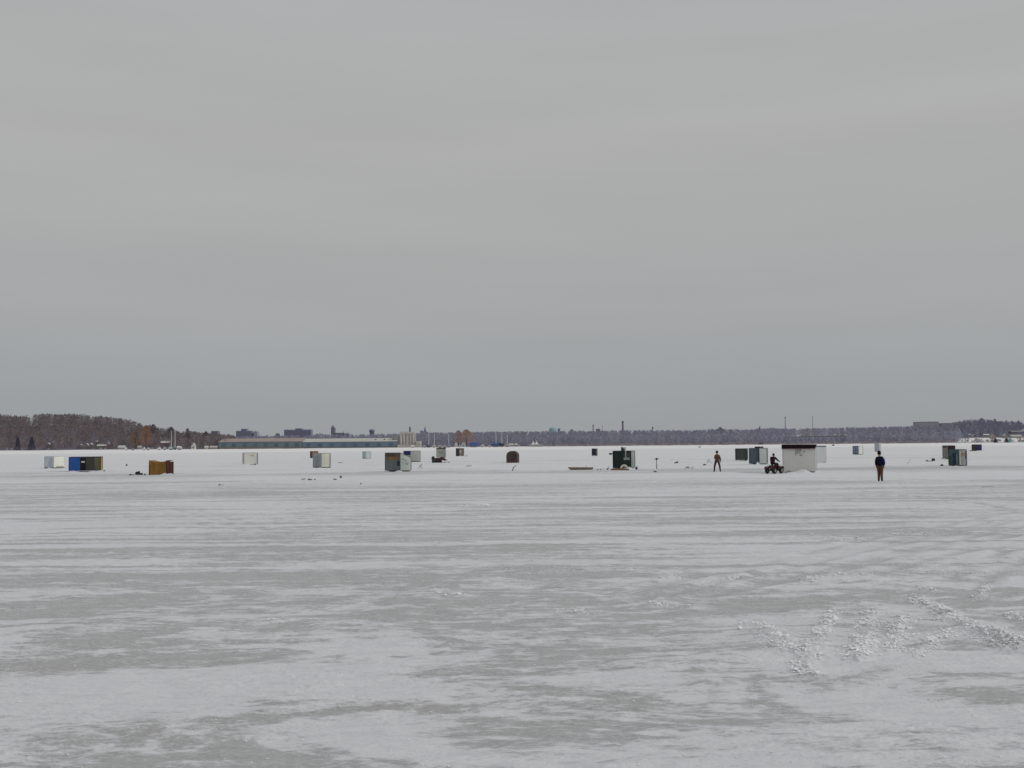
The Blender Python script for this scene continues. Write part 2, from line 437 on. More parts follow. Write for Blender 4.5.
# ------------------------------------------------------------------ woods on the far shore
def bark(c, c2, key=None, sc=0.03): return mat(c, c2, scale=sc, rough=1.0, lo=0.3, hi=0.7, spec=0.0)
def twiggy(mb, x, y, z, h, rad, n, rd, base=0.25, conifer=False):
    """bare winter crown: thin limbs with many small twig faces"""
    top = z + h
    for i in range(n):
        t = rd.random() ** 0.75
        zz = z + h * (base + (1 - base) * t)
        if conifer: rr = rad * (1 - t) * rd.uniform(0.5, 1.0) + 0.1
        else: rr = rad * math.sin(PI * min(1, 0.12 + 0.88 * (t * 0.86 + 0.1))) * rd.random() ** 0.5
        a = rd.uniform(0, 2 * PI)
        cx, cy = x + rr * math.cos(a), y + rr * math.sin(a)
        s = rd.uniform(0.45, 1.15)
        d = Vector((math.cos(a) * rd.uniform(.1, .8), .3 * math.sin(a) * rd.uniform(.1, .8), (-.3 if conifer else 1.0) * rd.uniform(0.3, 1.0))).normalized()
        w = Vector((rd.uniform(.5, 1), rd.uniform(-.5, .5), rd.uniform(-.3, .3))).normalized()
        p = Vector((cx, cy, zz))
        mb.quad(p - w * s * 0.35, p + w * s * 0.35, p + d * s * 1.3)
def trunk(mb, x, y, z, h, r, rd, limbs=4):
    mb.tube([(x, y, z - .4), (x + rd.uniform(-.1, .1) * h * .1, y, z + h * .5), (x, y, z + h * .93)], [r, r * .6, r * .1], 5, cap=False)
    for i in range(limbs):
        t = rd.uniform(.3, .7); a = rd.uniform(0, 2 * PI); l = h * rd.uniform(.2, .36)
        mb.tube([(x, y, z + h * t), (x + math.cos(a) * l * .7, y + math.sin(a) * l * .7, z + h * t + l)], [r * .4, r * .08], 4, cap=False)
SIL = [(-300, 414), (-100, 417), (0, 415.5), (12, 416.5), (25, 417), (35, 415.5), (45, 414.8), (70, 415.3), (85, 415), (95, 417), (110, 418), (125, 420), (136, 422.5), (145, 427), (150, 425.5), (158, 428), (172, 428.5), (180, 433), (188, 431), (205, 433), (222, 434), (232, 436), (250, 437)]
SIL2 = [(232, 436.5), (311, 435.5), (320, 433.5), (330, 435), (395, 434), (416, 434), (424, 432), (445, 433), (470, 432.5), (490, 432), (540, 431.5), (650, 430.5), (700, 430.5), (720, 429), (745, 430.2), (770, 428.3), (790, 429), (830, 428.2), (860, 427.5), (905, 426.8), (918, 426), (940, 426), (955, 423), (966, 420.8), (985, 419.5), (995, 421.5), (1010, 421.5), (1024, 423), (1060, 421), (1200, 422), (1500, 424)]
def topz(px, sil, D): return zrow(px, np.interp(px, [s[0] for s in sil], [s[1] for s in sil]), D)
CLEAR = []
def wood(name, label, px0, px1, sil, count, y0, y1, m, seed, nt=46, hmax=13, hmin=7, gaps=()):
    rd = random.Random(seed); mb = MB()
    for i in range(count):
        px = rd.uniform(px0, px1)
        if any(g0 < px < g1 and rd.random() < p_ for g0, g1, p_ in gaps): continue
        D = y0 + (y1 - y0) * rd.random()
        cap = min([z_ for c0, c1, cd, z_ in CLEAR if c0 < px < c1 and D < cd] + [99])
        p = at(px, D); g = lz(p.x, D)
        lim = float(topz(px, sil, y1)) - 0.3
        t = (D - y0) / (y1 - y0)
        h = min(lim - g, rd.uniform(hmin, hmax))
        if D > y1 - 70: h = max(3, lim - g - abs(rd.gauss(0, 0.9)))
        h = max(3, min(h, lim - g))
        if cap < 99:
            h = min(h, cap * D / (SHORE + 60) - g)
            if h < 1.0: continue
        twiggy(mb, p.x, D, g, h, h * rd.uniform(.25, .36), nt, rd, base=.12)
        if rd.random() < .5: trunk(mb, p.x, D, g, h, .16, rd, 2)
    o = mb.build(name, m)
    tag(o, label, 'woodland', None, 'stuff')
def tree(name, label, px, base_off, top, rad_px, D, m, n=260, conifer=False, base=.15, group=None, lean=0):
    p = at(px, D); g = lz(p.x, D)
    h = zrow(px, top, D) - g
    rd = random.Random(int(px * 10)); t = thing(name, label, 'tree', (p.x, D, g), 0, group)
    tk = MB(); trunk(tk, 0, 0, 0, h, h * .022, rd, 0 if conifer else 9)
    tk.build('trunk', bark((0.07, 0.055, 0.05), (0.10, 0.08, 0.07)), t)
    cr_ = MB(); twiggy(cr_, 0, 0, 0, h, rad_px * D / F, int(n * 1.9), rd, base=base, conifer=conifer)
    cr_.build('crown', m, t)
CON = bark((0.075, 0.08, 0.115), (0.09, 0.08, 0.10), sc=.5)
tree('conifer', 'dark narrow evergreen on the left shore left of a broader evergreen', 17.5, 0, 437, 3.2, SHORE + 12, CON, 420, True, .03)
tree('conifer', 'broad dark evergreen with a russet side right of the narrow evergreen', 31.5, 0, 436.5, 4.0, SHORE + 14, CON, 520, True, .03)
tree('willow_tree', 'tall orange twigged tree at the end of the wooded hill', 146, 0, 426, 6.5, SHORE + 20, bark((0.36, 0.20, 0.12), (0.28, 0.17, 0.13), sc=.3), 520)
tree('willow_tree', 'rust coloured bush tree between two low marina roofs', 135, 0, 431, 5, SHORE + 22, bark((0.30, 0.18, 0.13), (0.24, 0.17, 0.14), sc=.3), 300)
tree('willow_tree', 'round orange brown tree rising above the blue covered boat', 466.5, 0, 430.3, 9.5, SHORE + 24, bark((0.44, 0.28, 0.21), (0.36, 0.26, 0.23), sc=.3), 480)
tree('willow_tree', 'paler brown tree touching the left side of the orange brown tree', 458.5, 0, 431, 6, SHORE + 26, bark((0.40, 0.29, 0.26), (0.34, 0.26, 0.26), sc=.3), 220)
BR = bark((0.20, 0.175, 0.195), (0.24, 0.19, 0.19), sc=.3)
BR2 = bark((0.27, 0.275, 0.38), (0.30, 0.27, 0.35), sc=.3)  # bluish haze of distance is in the colour
tree('bare_tree', 'thin topped bare tree standing above the treeline right of two masts', 187.5, 0, 429, 4, SHORE + 90, BR, 260)
tree('bare_tree', 'bare tree on the hill edge behind the orange twigged tree', 153, 0, 425, 5, SHORE + 180, BR, 300)
tree('bare_tree', 'rounded bare tree behind the two tall white masts', 171, 0, 427.5, 6, SHORE + 150, BR, 320)
tree('bare_tree', 'bare tree beside the small dark roof block above the left treeline', 206, 0, 432, 5, SHORE + 120, BR, 260)
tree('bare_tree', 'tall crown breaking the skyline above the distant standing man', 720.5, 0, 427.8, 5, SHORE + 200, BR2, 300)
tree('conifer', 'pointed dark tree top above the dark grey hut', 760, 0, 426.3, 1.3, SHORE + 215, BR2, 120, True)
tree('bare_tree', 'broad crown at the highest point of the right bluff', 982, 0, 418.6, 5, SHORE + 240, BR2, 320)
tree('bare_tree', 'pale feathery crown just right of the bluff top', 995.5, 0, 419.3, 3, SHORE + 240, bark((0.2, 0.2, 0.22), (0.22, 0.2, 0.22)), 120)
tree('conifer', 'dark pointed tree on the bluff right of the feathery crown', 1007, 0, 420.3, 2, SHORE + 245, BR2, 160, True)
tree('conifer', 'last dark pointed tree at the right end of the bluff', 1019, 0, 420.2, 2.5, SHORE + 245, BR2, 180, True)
tree('conifer', 'small dark evergreen beside the beige house on the right shore', 995.5, 0, 438.3, 1.8, SHORE - 4, CON, 160, True, .02)
tree('conifer', 'small round evergreen beside the teal shed on the right shore', 1006.5, 0, 438, 1.9, SHORE - 4, CON, 160, True, .02)

# ------------------------------------------------------------------ houses, sheds, masts and boats along the shore
def house(px0, px1, top, name, label, cat, wcol, rcol, D=SHORE + 16, eave=0.55, gable='x', wins=3, group=None, base=None, door=True, depth=None, rot=0.0, bot=None):
    pc = (px0 + px1) / 2
    if bot is not None:
        for D in np.arange(SHORE + 8, SHORE + 240, 4.0):
            if lz(at(pc, D).x, D) >= zrow(pc, bot, D): break
        D = float(D)
    if SHORE + 25 < D < SHORE + 210: CLEAR.append((px0 - 1.4, px1 + 1.4, D + 2, zrow(pc, (bot or H(pc)) - .3, SHORE + 60)))
    p = at(pc, D); g = lz(p.x, D) - .1 if base is None else base
    W = (px1 - px0) * D / F; h = zrow(pc, top, D) - g; dp = depth or max(4, W * .8)
    t = thing(name, label, cat, (p.x, D, g), rot, group)
    e = h * eave if gable else h
    b = MB(); b.box(-W / 2, W / 2, 0, dp, 0, e)
    if gable == 'y':   # gable end faces the lake
        b.quad((-W / 2, 0, e), (W / 2, 0, e), (0, 0, h)); b.quad((-W / 2, dp, e), (0, dp, h), (W / 2, dp, e))
    if gable == 'x':
        b.quad((-W / 2, 0, e), (-W / 2, dp / 2, h), (-W / 2, dp, e)); b.quad((W / 2, 0, e), (W / 2, dp, e), (W / 2, dp / 2, h))
    b.build('wall', mat(wcol, None, scale=.4, rough=.8), t)
    r = MB(); o_ = W * .04 + .15
    if gable == 'y':
        for s in (-1, 1):
            r.quad((s * (W / 2 + o_), -o_, e - o_ * .5), (s * (W / 2 + o_), dp + o_, e - o_ * .5), (0, dp + o_, h + .15), (0, -o_, h + .15))
    elif gable == 'x':
        for a in (-o_, dp + o_):
            r.quad((-W / 2 - o_, a, e - o_ * .3), (W / 2 + o_, a, e - o_ * .3), (W / 2 + o_, dp / 2, h + .1), (-W / 2 - o_, dp / 2, h + .1))
    else:
        r.box(-W / 2 - .2, W / 2 + .2, -.2, dp + .2, h, h + .35)
    r.build('roof', mat(rcol, None, scale=.4, rough=.8), t)
    for i in range(wins):
        wx = -W / 2 + W * (i + .5) / wins; ww = min(1.0, W / wins * .3); zz = e * .35
        fr = MB(); fr.box(wx - ww * .6, wx + ww * .6, -.08, -.002, zz - .12, zz + e * .36 + .1)
        fo = fr.build('window', WHITE, t)
        pn = MB(); pn.box(wx - ww * .5, wx + ww * .5, -.11, -.082, zz, zz + e * .36); pn.build('pane', GLASS, fo)
    return t
SNOWROOF = (0.68, 0.68, 0.68); BEIGE = (0.42, 0.39, 0.35); GREYR = (0.25, 0.24, 0.25)
house(46, 49.5, 443, 'boat_shed', 'small pale shed at the foot of the hill left of a white tower', 'shed', (.5, .48, .47), SNOWROOF, gable='y', wins=1, bot=445.6)
house(52.2, 54.2, 441, 'white_tower', 'slim white tower standing at the foot of the wooded hill', 'tower', (.75, .75, .75), SNOWROOF, gable='y', wins=1, eave=.8, bot=444.4)
house(78, 81.5, 444, 'cottage', 'grey lavender cottage left of the white roofed pair', 'cottage', (.38, .35, .38), (.5, .48, .5), gable='y', wins=1, bot=447)
house(84.5, 88, 443.4, 'cottage', 'cottage with a snow covered gable left of its taller neighbour', 'cottage', (.45, .42, .40), SNOWROOF, gable='y', wins=2, bot=447)
house(88.4, 92, 443, 'cottage', 'cottage with a bright snowy gable right of its twin', 'cottage', (.33, .30, .32), SNOWROOF, gable='y', wins=2, bot=446.6)
house(95.2, 96.6, 440.8, 'chimney_tower', 'thin white chimney left of the pale green marina hall', 'chimney', (.78, .78, .78), SNOWROOF, gable=None, wins=0, bot=443)
house(96.8, 106, 444.2, 'marina_hall', 'pale green grey marina hall with a snowy roof', 'building', (.36, .39, .37), (.62, .64, .62), gable='x', wins=4, bot=448)
house(106.6, 109.2, 442.2, 'boathouse', 'bright white boathouse at the right end of the marina hall', 'boathouse', (.8, .8, .8), SNOWROOF, gable='y', wins=1, bot=445)
house(118, 124.4, 445.6, 'long_shed', 'low white shed beside the dark boathouse doors', 'shed', (.48, .49, .49), SNOWROOF, gable='x', wins=3)
house(137.5, 141, 445.7, 'low_cabin', 'low pink grey cabin behind the bright white boat', 'cabin', (.40, .33, .32), (.6, .56, .54), gable='x', wins=1)
house(160, 169.5, 441, 'upper_hall', 'long white roofed hall half up the slope behind the marina', 'building', (.24, .27, .28), (.66, .67, .65), gable='x', wins=4, eave=.4, bot=444)
house(191.3, 195, 443.2, 'gable_cottage', 'white pointed cottage on the shore left of the long warehouse', 'cottage', (.66, .65, .62), SNOWROOF, gable='y', wins=1)
house(200, 203, 442, 'shore_cabin', 'tiny cabin with a snow blown roof above the shore', 'cabin', (.26, .25, .27), SNOWROOF, gable='y', wins=1, bot=444.6)
house(204.5, 208, 446, 'beach_hut', 'low cream beach hut near the end of the warehouse', 'hut', (.60, .57, .48), SNOWROOF, gable='x', wins=1)
house(210, 217, 445.8, 'storage_shed', 'flat grey storage shed against the end of the warehouse', 'shed', (.34, .35, .34), (.55, .55, .53), gable='x', wins=2)

def boat(px, wpx, hpx, name, label, hull, top, D=SHORE - 4, cover=None, mast=None, group=None, flip=1):
    p = at(px, D); g = max(0.0, lz(p.x, D)) - .05
    Lm = wpx * D / F; Hm = hpx * D / F; B = max(1.2, Lm * .16)
    t = thing(name, label, 'boat', (p.x, D, g), 0.1 * flip, group)
    h0 = Hm * .25; h1 = Hm * .62
    mb = MB(); st = []
    for i in range(7):
        u = -1 + 2 * i / 6; w = B * (1 - max(0, u) ** 2.2) * (0.9 if u < -.6 else 1); sh = h1 + (max(0, u) ** 2) * Hm * .12
        st.append([(u * Lm / 2 * flip, -w, sh), (u * Lm / 2 * .96 * flip, -w * .6, h0 + Hm * .1), (u * Lm / 2 * .9 * flip, 0, h0), (u * Lm / 2 * .96 * flip, w * .6, h0 + Hm * .1), (u * Lm / 2 * flip, w, sh)])
    for a, b in zip(st[:-1], st[1:]):
        for j in range(4): mb.quad(a[j], b[j], b[j + 1], a[j + 1])
        mb.quad(a[0], a[4], b[4], b[0])
    mb.quad(*st[0]); mb.build('hull', mat(hull, None, scale=.6, rough=.4), t, smooth=False)
    cr_ = MB()
    cr_.box(-Lm * .34, Lm * .34, -B * .25, B * .25, -.05, h0 + .12, taper=.8)
    cr_.build('cradle', STEEL, t)
    if cover:
        cv = MB(); z0 = h1 + .02; z1 = Hm
        A = [(-Lm * .52, -B * 1.05, z0 - .5), (Lm * .52, -B * .3, z0 - .1), (Lm * .52, B * .3, z0 - .1), (-Lm * .52, B * 1.05, z0 - .5)]
        r1, r2 = (-Lm * .45, 0, z1 * .96), (Lm * .42, 0, z1 * .9); rm = (0, 0, z1)
        cv.quad(A[0], A[1], r2, rm, r1); cv.quad(A[3], r1, rm, r2, A[2]); cv.quad(A[0], r1, A[3]); cv.quad(A[1], A[2], r2)
        cv.build('tarpaulin', mat(cover, None, scale=.8, rough=.6), t)
    else:
        cb = MB(); cb.box(-Lm * .22, Lm * .18, -B * .6, B * .6, h1 + .02, Hm * .95, taper=.8); co = cb.build('cabin', mat(top, None, scale=.6, rough=.5), t)
        wd = MB()
        wd.box(-Lm * .16, Lm * .12, -B * .63, -B * .58, h1 + Hm * .12, h1 + Hm * .22); wd.build('window', GLASS, co)
    if mast:
        mh = (H(px) - mast) * D / F + CH - g
        mm = MB(); mm.tube([(Lm * .05, 0, h1), (Lm * .05, 0, mh)], [.28, .18], 6)
        mo = mm.build('mast', mat((.72, .70, .68), None, scale=1, rough=.5), t)
        sp = MB(); sp.tube([(Lm * .05, -B * .9, mh * .6), (Lm * .05, B * .9, mh * .6)], .05, 4); sp.build('spreader', STEEL, mo)
        bm_ = MB(); bm_.tube([(Lm * .05, 0, h1 + 1.6), (-Lm * .4, 0, h1 + 1.5)], .12, 5); bm_.build('boom', STEEL, t)
W_ = (.80, .80, .80); BL = (.05, .13, .42)
g1 = 'boats laid up on the far shore'
for a in [
    (126.4, 1.6, 3.4, 'motor_boat', 'tiny white boat standing on end by the low white shed', W_, W_),
    (133, 3, 2.2, 'motor_boat', 'dull grey boat between the shed and the bright white boat', (.35, .36, .36), (.5, .5, .48)),
    (144.2, 2.2, 3.4, 'motor_boat', 'bright white boat with a high cabin under the orange twigged tree', (.88, .88, .88), W_),
    (148.3, 4, 2.8, 'motor_boat', 'off white wide boat next to the bright white one', (.6, .6, .58), (.66, .66, .64)),
    (159.2, 3.4, 3.4, 'motor_boat', 'bright white boat alone in front of the dark trees', (.88, .88, .88), W_),
    (164.6, 3.6, 3.4, 'motor_boat', 'white boat with a grey underside left of the mast pair', (.45, .45, .44), (.85, .85, .85)),
]: boat(*a[:5], a[5], a[6], group=g1)
boat(171, 5, 4.2, 'sail_boat', 'pale sailing boat carrying the left one of the two tall masts', (.62, .66, .66), (.75, .76, .76), mast=430.5, group=g1)
boat(174.8, 4, 4.2, 'sail_boat', 'dark teal sailing boat carrying the right one of two tall masts', (.10, .22, .26), (.55, .6, .6), mast=430.2, group=g1)
boat(179.4, 5, 4, 'covered_boat', 'boat under a bright white cover right of the tall masts', (.5, .5, .5), W_, cover=(.88, .88, .86), group=g1)

# the long warehouse
def bigbox(parent, nm, px0, px1, y0, y1, D, dp, m, dz=0):
    a, b = at(px0, D), at(px1, D)
    z1 = zrow((px0 + px1) / 2, y0, D); z0 = zrow((px0 + px1) / 2, y1, D)
    mb = MB(); o = parent.location
    mb.box(a.x - o.x, b.x - o.x, D - o.y, D + dp - o.y, z0 - o.z, z1 - o.z)
    return mb.build(nm, m, parent)
D0 = SHORE + 18
pW = at(310, D0)
for (a, b, wc, rc, lab) in ((218.5, 302.2, (0.155, 0.22, 0.245), (0.36, 0.29, 0.265), 'long teal walled warehouse with a dull pinkish brown roof'),
                       (302.6, 396.5, (0.155, 0.215, 0.275), (0.50, 0.49, 0.45), 'long slate blue warehouse with a beige roof beside the plant')):
    t = thing('warehouse', lab, 'warehouse', at((a + b) / 2, D0, 0))
    bigbox(t, 'wall', a, b, 441.6, 447.2, D0, 40, mat(wc, tuple(c * 1.25 for c in wc), scale=.05, rough=.6, stretch=(1, 1, .2)))
    bs = bigbox(t, 'base_wall', a - .2, b + .2, 447.2, 449.5, D0 - 1, 41, mat((.20, .17, .15), (.28, .22, .18), scale=.1))
    za, zb = zrow((a + b) / 2, 441.6, D0), zrow((a + b) / 2, 438.4, D0 + 25)
    A, B_ = at(a - .2, D0), at(b + .2, D0); r = MB()
    x0, x1 = A.x - t.location.x, B_.x - t.location.x
    r.quad((x0, -1, za - .1), (x1, -1, za - .1), (x1, 20, zb), (x0, 20, zb)); r.quad((x0, 41, za), (x0, 20, zb), (x1, 20, zb), (x1, 41, za))
    r.quad((x0, -1, za - .1), (x0, 20, zb), (x0, 41, za)); r.quad((x1, -1, za - .1), (x1, 41, za), (x1, 20, zb))
    ro = r.build('roof', mat(rc, tuple(c * 1.12 for c in rc), scale=.05, rough=.8), t)
    nwin = 8
    for i in range(nwin):
        u = x0 + (x1 - x0) * (i + .5) / nwin
        dm = MB(); dm.box(u - 2, u + 2, -.12, -.003, zrow(300, 447.2, D0) + .1, za - 1.6)
        dm.build('loading_door', mat(tuple(c * .93 for c in wc), None, scale=.1), t)
    if a > 300:
        for px in (376, 384.5, 393):
            v = MB(); xx = at(px, D0 + 10).x - t.location.x; v.box(xx - .5, xx + .5, 8, 9.2, za + 1.0, za + 2.4); v.build('roof_vent', mat((.07, .07, .07)), ro)

# concrete plant with silos
t = thing('concrete_plant', 'tall pale concrete plant with silos and a dark stack beside the warehouse', 'factory', at(407, D0, 0))
CONC = mat((0.72, 0.71, 0.66), (0.48, 0.45, 0.42), scale=.15, rough=.9, stretch=(1, 1, .3))
bigbox(t, 'wall', 397.2, 419.8, 444.5, 448.5, D0 - 1, 20, mat((0.50, 0.48, 0.44), (0.38, 0.36, 0.33), scale=.1))
bigbox(t, 'wing', 392.6, 398.4, 436, 447.6, D0 + 6, 12, mat((0.30, 0.31, 0.33), None, scale=.1))
bigbox(t, 'annex', 416.2, 420.6, 441.2, 446.6, D0 + 3, 12, mat((0.62, 0.60, 0.55), None, scale=.1))
for px, tp in ((401, 432.4), (404.2, 433.2), (407.4, 432.8), (410.6, 432.6), (413.6, 433)):
    p = at(px, D0 + 8); z1 = zrow(px, tp, D0 + 8); rr = 1.45 * D0 / F
    s_ = MB(); s_.tube([(p.x - t.location.x, 8, 0), (p.x - t.location.x, 8, z1)], rr, 12); s_.build('silo', CONC, t)
bigbox(t, 'headhouse', 400.4, 414.6, 431.8, 433.6, D0 + 6, 7, mat((0.58, 0.57, 0.54), None, scale=.2))
bigbox(t, 'elevator_cap', 401.6, 403.4, 430.8, 432, D0 + 7, 3, CONC)
p = at(410, D0 + 9); s_ = MB(); s_.tube([(p.x - t.location.x, 9, zrow(410, 432, D0)), (p.x - t.location.x, 9, zrow(410, 426.8, D0))], [.85, .7], 10)
s_.build('stack', mat((.13, .13, .15)), t)
bigbox(t, 'conveyor', 415.0, 415.8, 433.6, 444, D0 + 7, 2, CONC)

# marina right of the plant
boat(412.6, 3.2, 2.6, 'covered_boat', 'small bright white covered boat in front of the concrete plant', (.6, .6, .6), W_, cover=(.9, .9, .9), D=SHORE - 6, group=g1)
boat(424.5, 3.4, 2.6, 'motor_boat', 'low pale boat right of the concrete plant', (.5, .5, .5), W_, group=g1)
boat(428.6, 4.2, 3.4, 'covered_boat', 'boat under a small dark blue tarpaulin near the plant', (.12, .14, .2), W_, cover=(.06, .12, .25), mast=433.8, group=g1)
boat(434.2, 3, 3.6, 'sail_boat', 'cream sailing boat with a faint mast right of the small blue tarpaulin', (.62, .60, .55), W_, mast=434.2, group=g1)
boat(440, 4.4, 3.2, 'motor_boat', 'cream topped cruiser left of the hut with a brown roof', (.55, .54, .48), (.6, .58, .5), group=g1)
boat(445, 5, 3, 'motor_boat', 'long beige cruiser half hidden by the brown roofed hut', (.55, .53, .50), (.62, .6, .56), group=g1)
boat(448.6, 4, 3.8, 'sail_boat', 'blue grey sailing boat with the brightest mast of its row', (.28, .33, .42), (.5, .55, .6), mast=433.8, group=g1)
house(454.6, 457.4, 442.2, 'boat_kiosk', 'narrow white kiosk left of the round tent shelter', 'kiosk', (.76, .74, .70), SNOWROOF, gable='y', wins=1)
boat(459.4, 1.8, 2.8, 'motor_boat', 'tiny white boat between the kiosk and the round shelter', W_, W_, group=g1)
house(461.2, 465.6, 441.8, 'round_shelter', 'pale green arched shelter under the orange brown tree', 'shelter', (.50, .56, .53), (.70, .72, .70), gable='y', wins=1)
boat(473.8, 9.6, 5, 'covered_boat', 'large boat under a bright blue tarpaulin right of the orange tree', (.12, .16, .35), W_, cover=BL, group=g1)
boat(482.4, 3.4, 3, 'motor_boat', 'small white boat between the two blue covered boats', (.6, .6, .6), W_, group=g1)
boat(489.5, 3, 2.6, 'motor_boat', 'little pale boat touching the second blue covered boat', (.55, .55, .56), W_, group=g1)
boat(495.6, 8.8, 5, 'covered_boat', 'boat under a blue tarpaulin with a tall white mast', (.08, .12, .24), W_, cover=(.06, .17, .44), mast=432, group=g1)
boat(501.6, 4, 4.2, 'covered_boat', 'boat under a nearly black tarpaulin with a reddish mast', (.06, .05, .07), W_, cover=(.035, .03, .045), mast=432.5, group=g1)
boat(507, 5, 4, 'sail_boat', 'tan sailing boat right of the black tarpaulin', (.45, .42, .36), (.5, .5, .46), mast=434.8, group=g1)
house(509, 517, 443.6, 'shore_shed', 'low tan shed with a snowy roof right of the covered boats', 'shed', (.30, .28, .26), (.62, .6, .58), gable='x', wins=3)
house(516.8, 520.4, 444.4, 'shore_cabin', 'tiny cream cabin at the right end of the tan shed', 'cabin', (.55, .5, .44), SNOWROOF, gable='y', wins=1)
house(515, 519, 437.8, 'hill_house', 'grey house just visible among the trees above the tan shed', 'house', (.30, .29, .34), (.4, .38, .42), gable='x', wins=2, bot=440)
house(521.2, 523.8, 438.6, 'hill_house', 'pale house among the trees left of the white peaked tents', 'house', (.42, .42, .46), (.5, .5, .54), gable='y', wins=1, bot=440.6)
# peaked white tents
t = thing('peaked_tent', 'white marquee with two sharp peaks on the far shore', 'tent', at(535.5, SHORE + 4, 0))
tm_ = MB(); sc = SHORE / F
for cx, hp in ((-2.3, 6.4), (1.2, 6.4)):
    cx *= sc; w = 2.3 * sc; hb = 2.4 * sc; ht = hp * sc
    ring = [(cx - w, -w), (cx + w, -w), (cx + w, w), (cx - w, w)]
    mid = [(cx - w * .3, -w * .3), (cx + w * .3, -w * .3), (cx + w * .3, w * .3), (cx - w * .3, w * .3)]
    zb, zm = hb, hb + (ht - hb) * .38
    for i in range(4):
        a, b = ring[i], ring[(i + 1) % 4]; c, d = mid[i], mid[(i + 1) % 4]
        tm_.quad((*a, zb), (*b, zb), (*d, zm), (*c, zm)); tm_.quad((*c, zm), (*d, zm), (cx, 0, ht))
tm_.build('canopy', mat((.80, .80, .80), (.7, .7, .72), scale=.3), t)
sd = MB(); sd.box(-6.4 * sc, 7.5 * sc, -2 * sc, 2.2 * sc, 0, 2.3 * sc); sd.build('side_wall', mat((.42, .42, .42), (.34, .34, .33), scale=.2), t)


# far skyline
DS = 2300.0
HZ = lambda c: mat(tuple(v * 1.75 for v in c), tuple(v * 1.9 for v in c), scale=.02, rough=1.0)  # skyline surfaces lightened, with distance haze mixed into the colour
def tower(name, label, cat, boxes, col, D=DS, wins=True):
    pc = sum(b[0] + b[1] for b in boxes) / (2 * len(boxes))
    t = thing(name, label, cat, at(pc, D, 0)); first = True
    for b in boxes:
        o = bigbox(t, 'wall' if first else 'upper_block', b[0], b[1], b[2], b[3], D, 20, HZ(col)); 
        if first and wins:
            W = (b[1] - b[0]) * D / F; h0, h1 = zrow(pc, b[3], D), zrow(pc, b[2], D); x0 = at(b[0], D).x - t.location.x
            n = max(1, int((b[1] - b[0]) / 2.6)); 
            for i in range(n):
                wm = MB(); u = x0 + W * (i + .5) / n; wm.box(u - W / n * .25, u + W / n * .25, -.5, -.05, h1 - (h1 - h0) * .8, h1 - 2)
                wm.build('window', HZ(tuple(c * .85 for c in col)), o)
        first = False
    return t
SKY1 = (.155, .16, .215)
tower('apartment_block', 'stepped grey blue high rise on the skyline above the left end of the warehouse', 'high rise', [(236, 251.5, 430.8, 440), (241, 246.2, 428.8, 431)], SKY1)
tower('office_block', 'small narrow block with a pointed top right of the stepped high rise', 'building', [(253.6, 257.2, 432, 440), (254.8, 256, 431, 432.2)], (.22, .22, .26), wins=False)
tower('apartment_block', 'wide flat roofed block on the skyline above the long warehouse', 'building', [(284, 311, 429.6, 440), (295.2, 301.4, 428.4, 429.8)], SKY1)
tower('office_block', 'low dark block on the wooded skyline left of the warehouse', 'building', [(211.2, 217.4, 431, 440)], (.14, .13, .17))
tower('small_tower', 'tiny dark tower between the two skyline high rises', 'tower', [(275.4, 277.8, 434, 440), (276, 277.2, 433.2, 434.2)], SKY1, wins=False)
t = tower('church', 'dark church with a pointed tower on the skyline above the warehouse', 'church', [(334, 343, 432.8, 440), (331, 334.2, 427.6, 440), (343.4, 348.4, 433.4, 440)], (.13, .13, .17), wins=False)
o = t.location; cx = at(332.6, DS).x - o.x; w = 1.7 * DS / F
sp = MB(); z0 = zrow(332, 427.6, DS); z1 = zrow(332, 424.6, DS)
for a, b in (((-w, 0), (w, 0)), ((w, 0), (w, 2 * w)), ((w, 2 * w), (-w, 2 * w)), ((-w, 2 * w), (-w, 0))):
    sp.quad((cx + a[0], a[1], z0), (cx + b[0], b[1], z0), (cx, w, z1))
sp.build('spire', HZ((.13, .13, .17)), t)
for px, tp in ((343.6, 430.8), (347.4, 431.8)):
    s_ = MB(); xx = at(px, DS).x - o.x; s_.tube([(xx, 3, zrow(px, 433, DS)), (xx, 3, zrow(px, tp, DS))], [1.4, .2], 5); s_.build('pinnacle', HZ((.15, .15, .2)), t)
# water tower
t = thing('water_tower', 'water tower with a round tank above the warehouse roof', 'water tower', at(372, 1700, 0))
k = 1700 / F; zt = zrow(372, 429, 1700)
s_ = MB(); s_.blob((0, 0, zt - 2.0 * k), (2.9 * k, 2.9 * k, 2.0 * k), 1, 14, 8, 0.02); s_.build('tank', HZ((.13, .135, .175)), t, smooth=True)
s_ = MB()
for a in range(6): s_.tube([(math.cos(a * PI / 3) * 2.1 * k, math.sin(a * PI / 3) * 2.1 * k, 0), (math.cos(a * PI / 3) * 1.9 * k, math.sin(a * PI / 3) * 1.9 * k, zt - 3 * k)], .7, 5)
s_.tube([(0, 0, 0), (0, 0, zt - 2.5 * k)], 1.7, 8); s_.build('leg_frame', HZ((.16, .165, .21)), t)
# steeple
t = thing('steeple', 'tall thin steeple above the dark trees right of the plant', 'steeple', at(425.2, 1900, 0))
k = 1900 / F
s_ = MB(); z0, z1, z2 = 0, zrow(425, 431, 1900), zrow(425, 426, 1900)
s_.box(-1.2 * k, 1.2 * k, -1.2 * k, 1.2 * k, 0, z1); s_.build('wall', HZ((.16, .165, .22)), t)
s_ = MB(); s_.tube([(0, 0, z1), (0, 0, z2)], [1.3 * k, .1], 4); s_.build('spire', HZ((.15, .15, .2)), t)
t = tower('office_block', 'square blue grey block left of the thin steeple', 'building', [(420.2, 422.8, 430.6, 440)], (.17, .19, .25), wins=False)
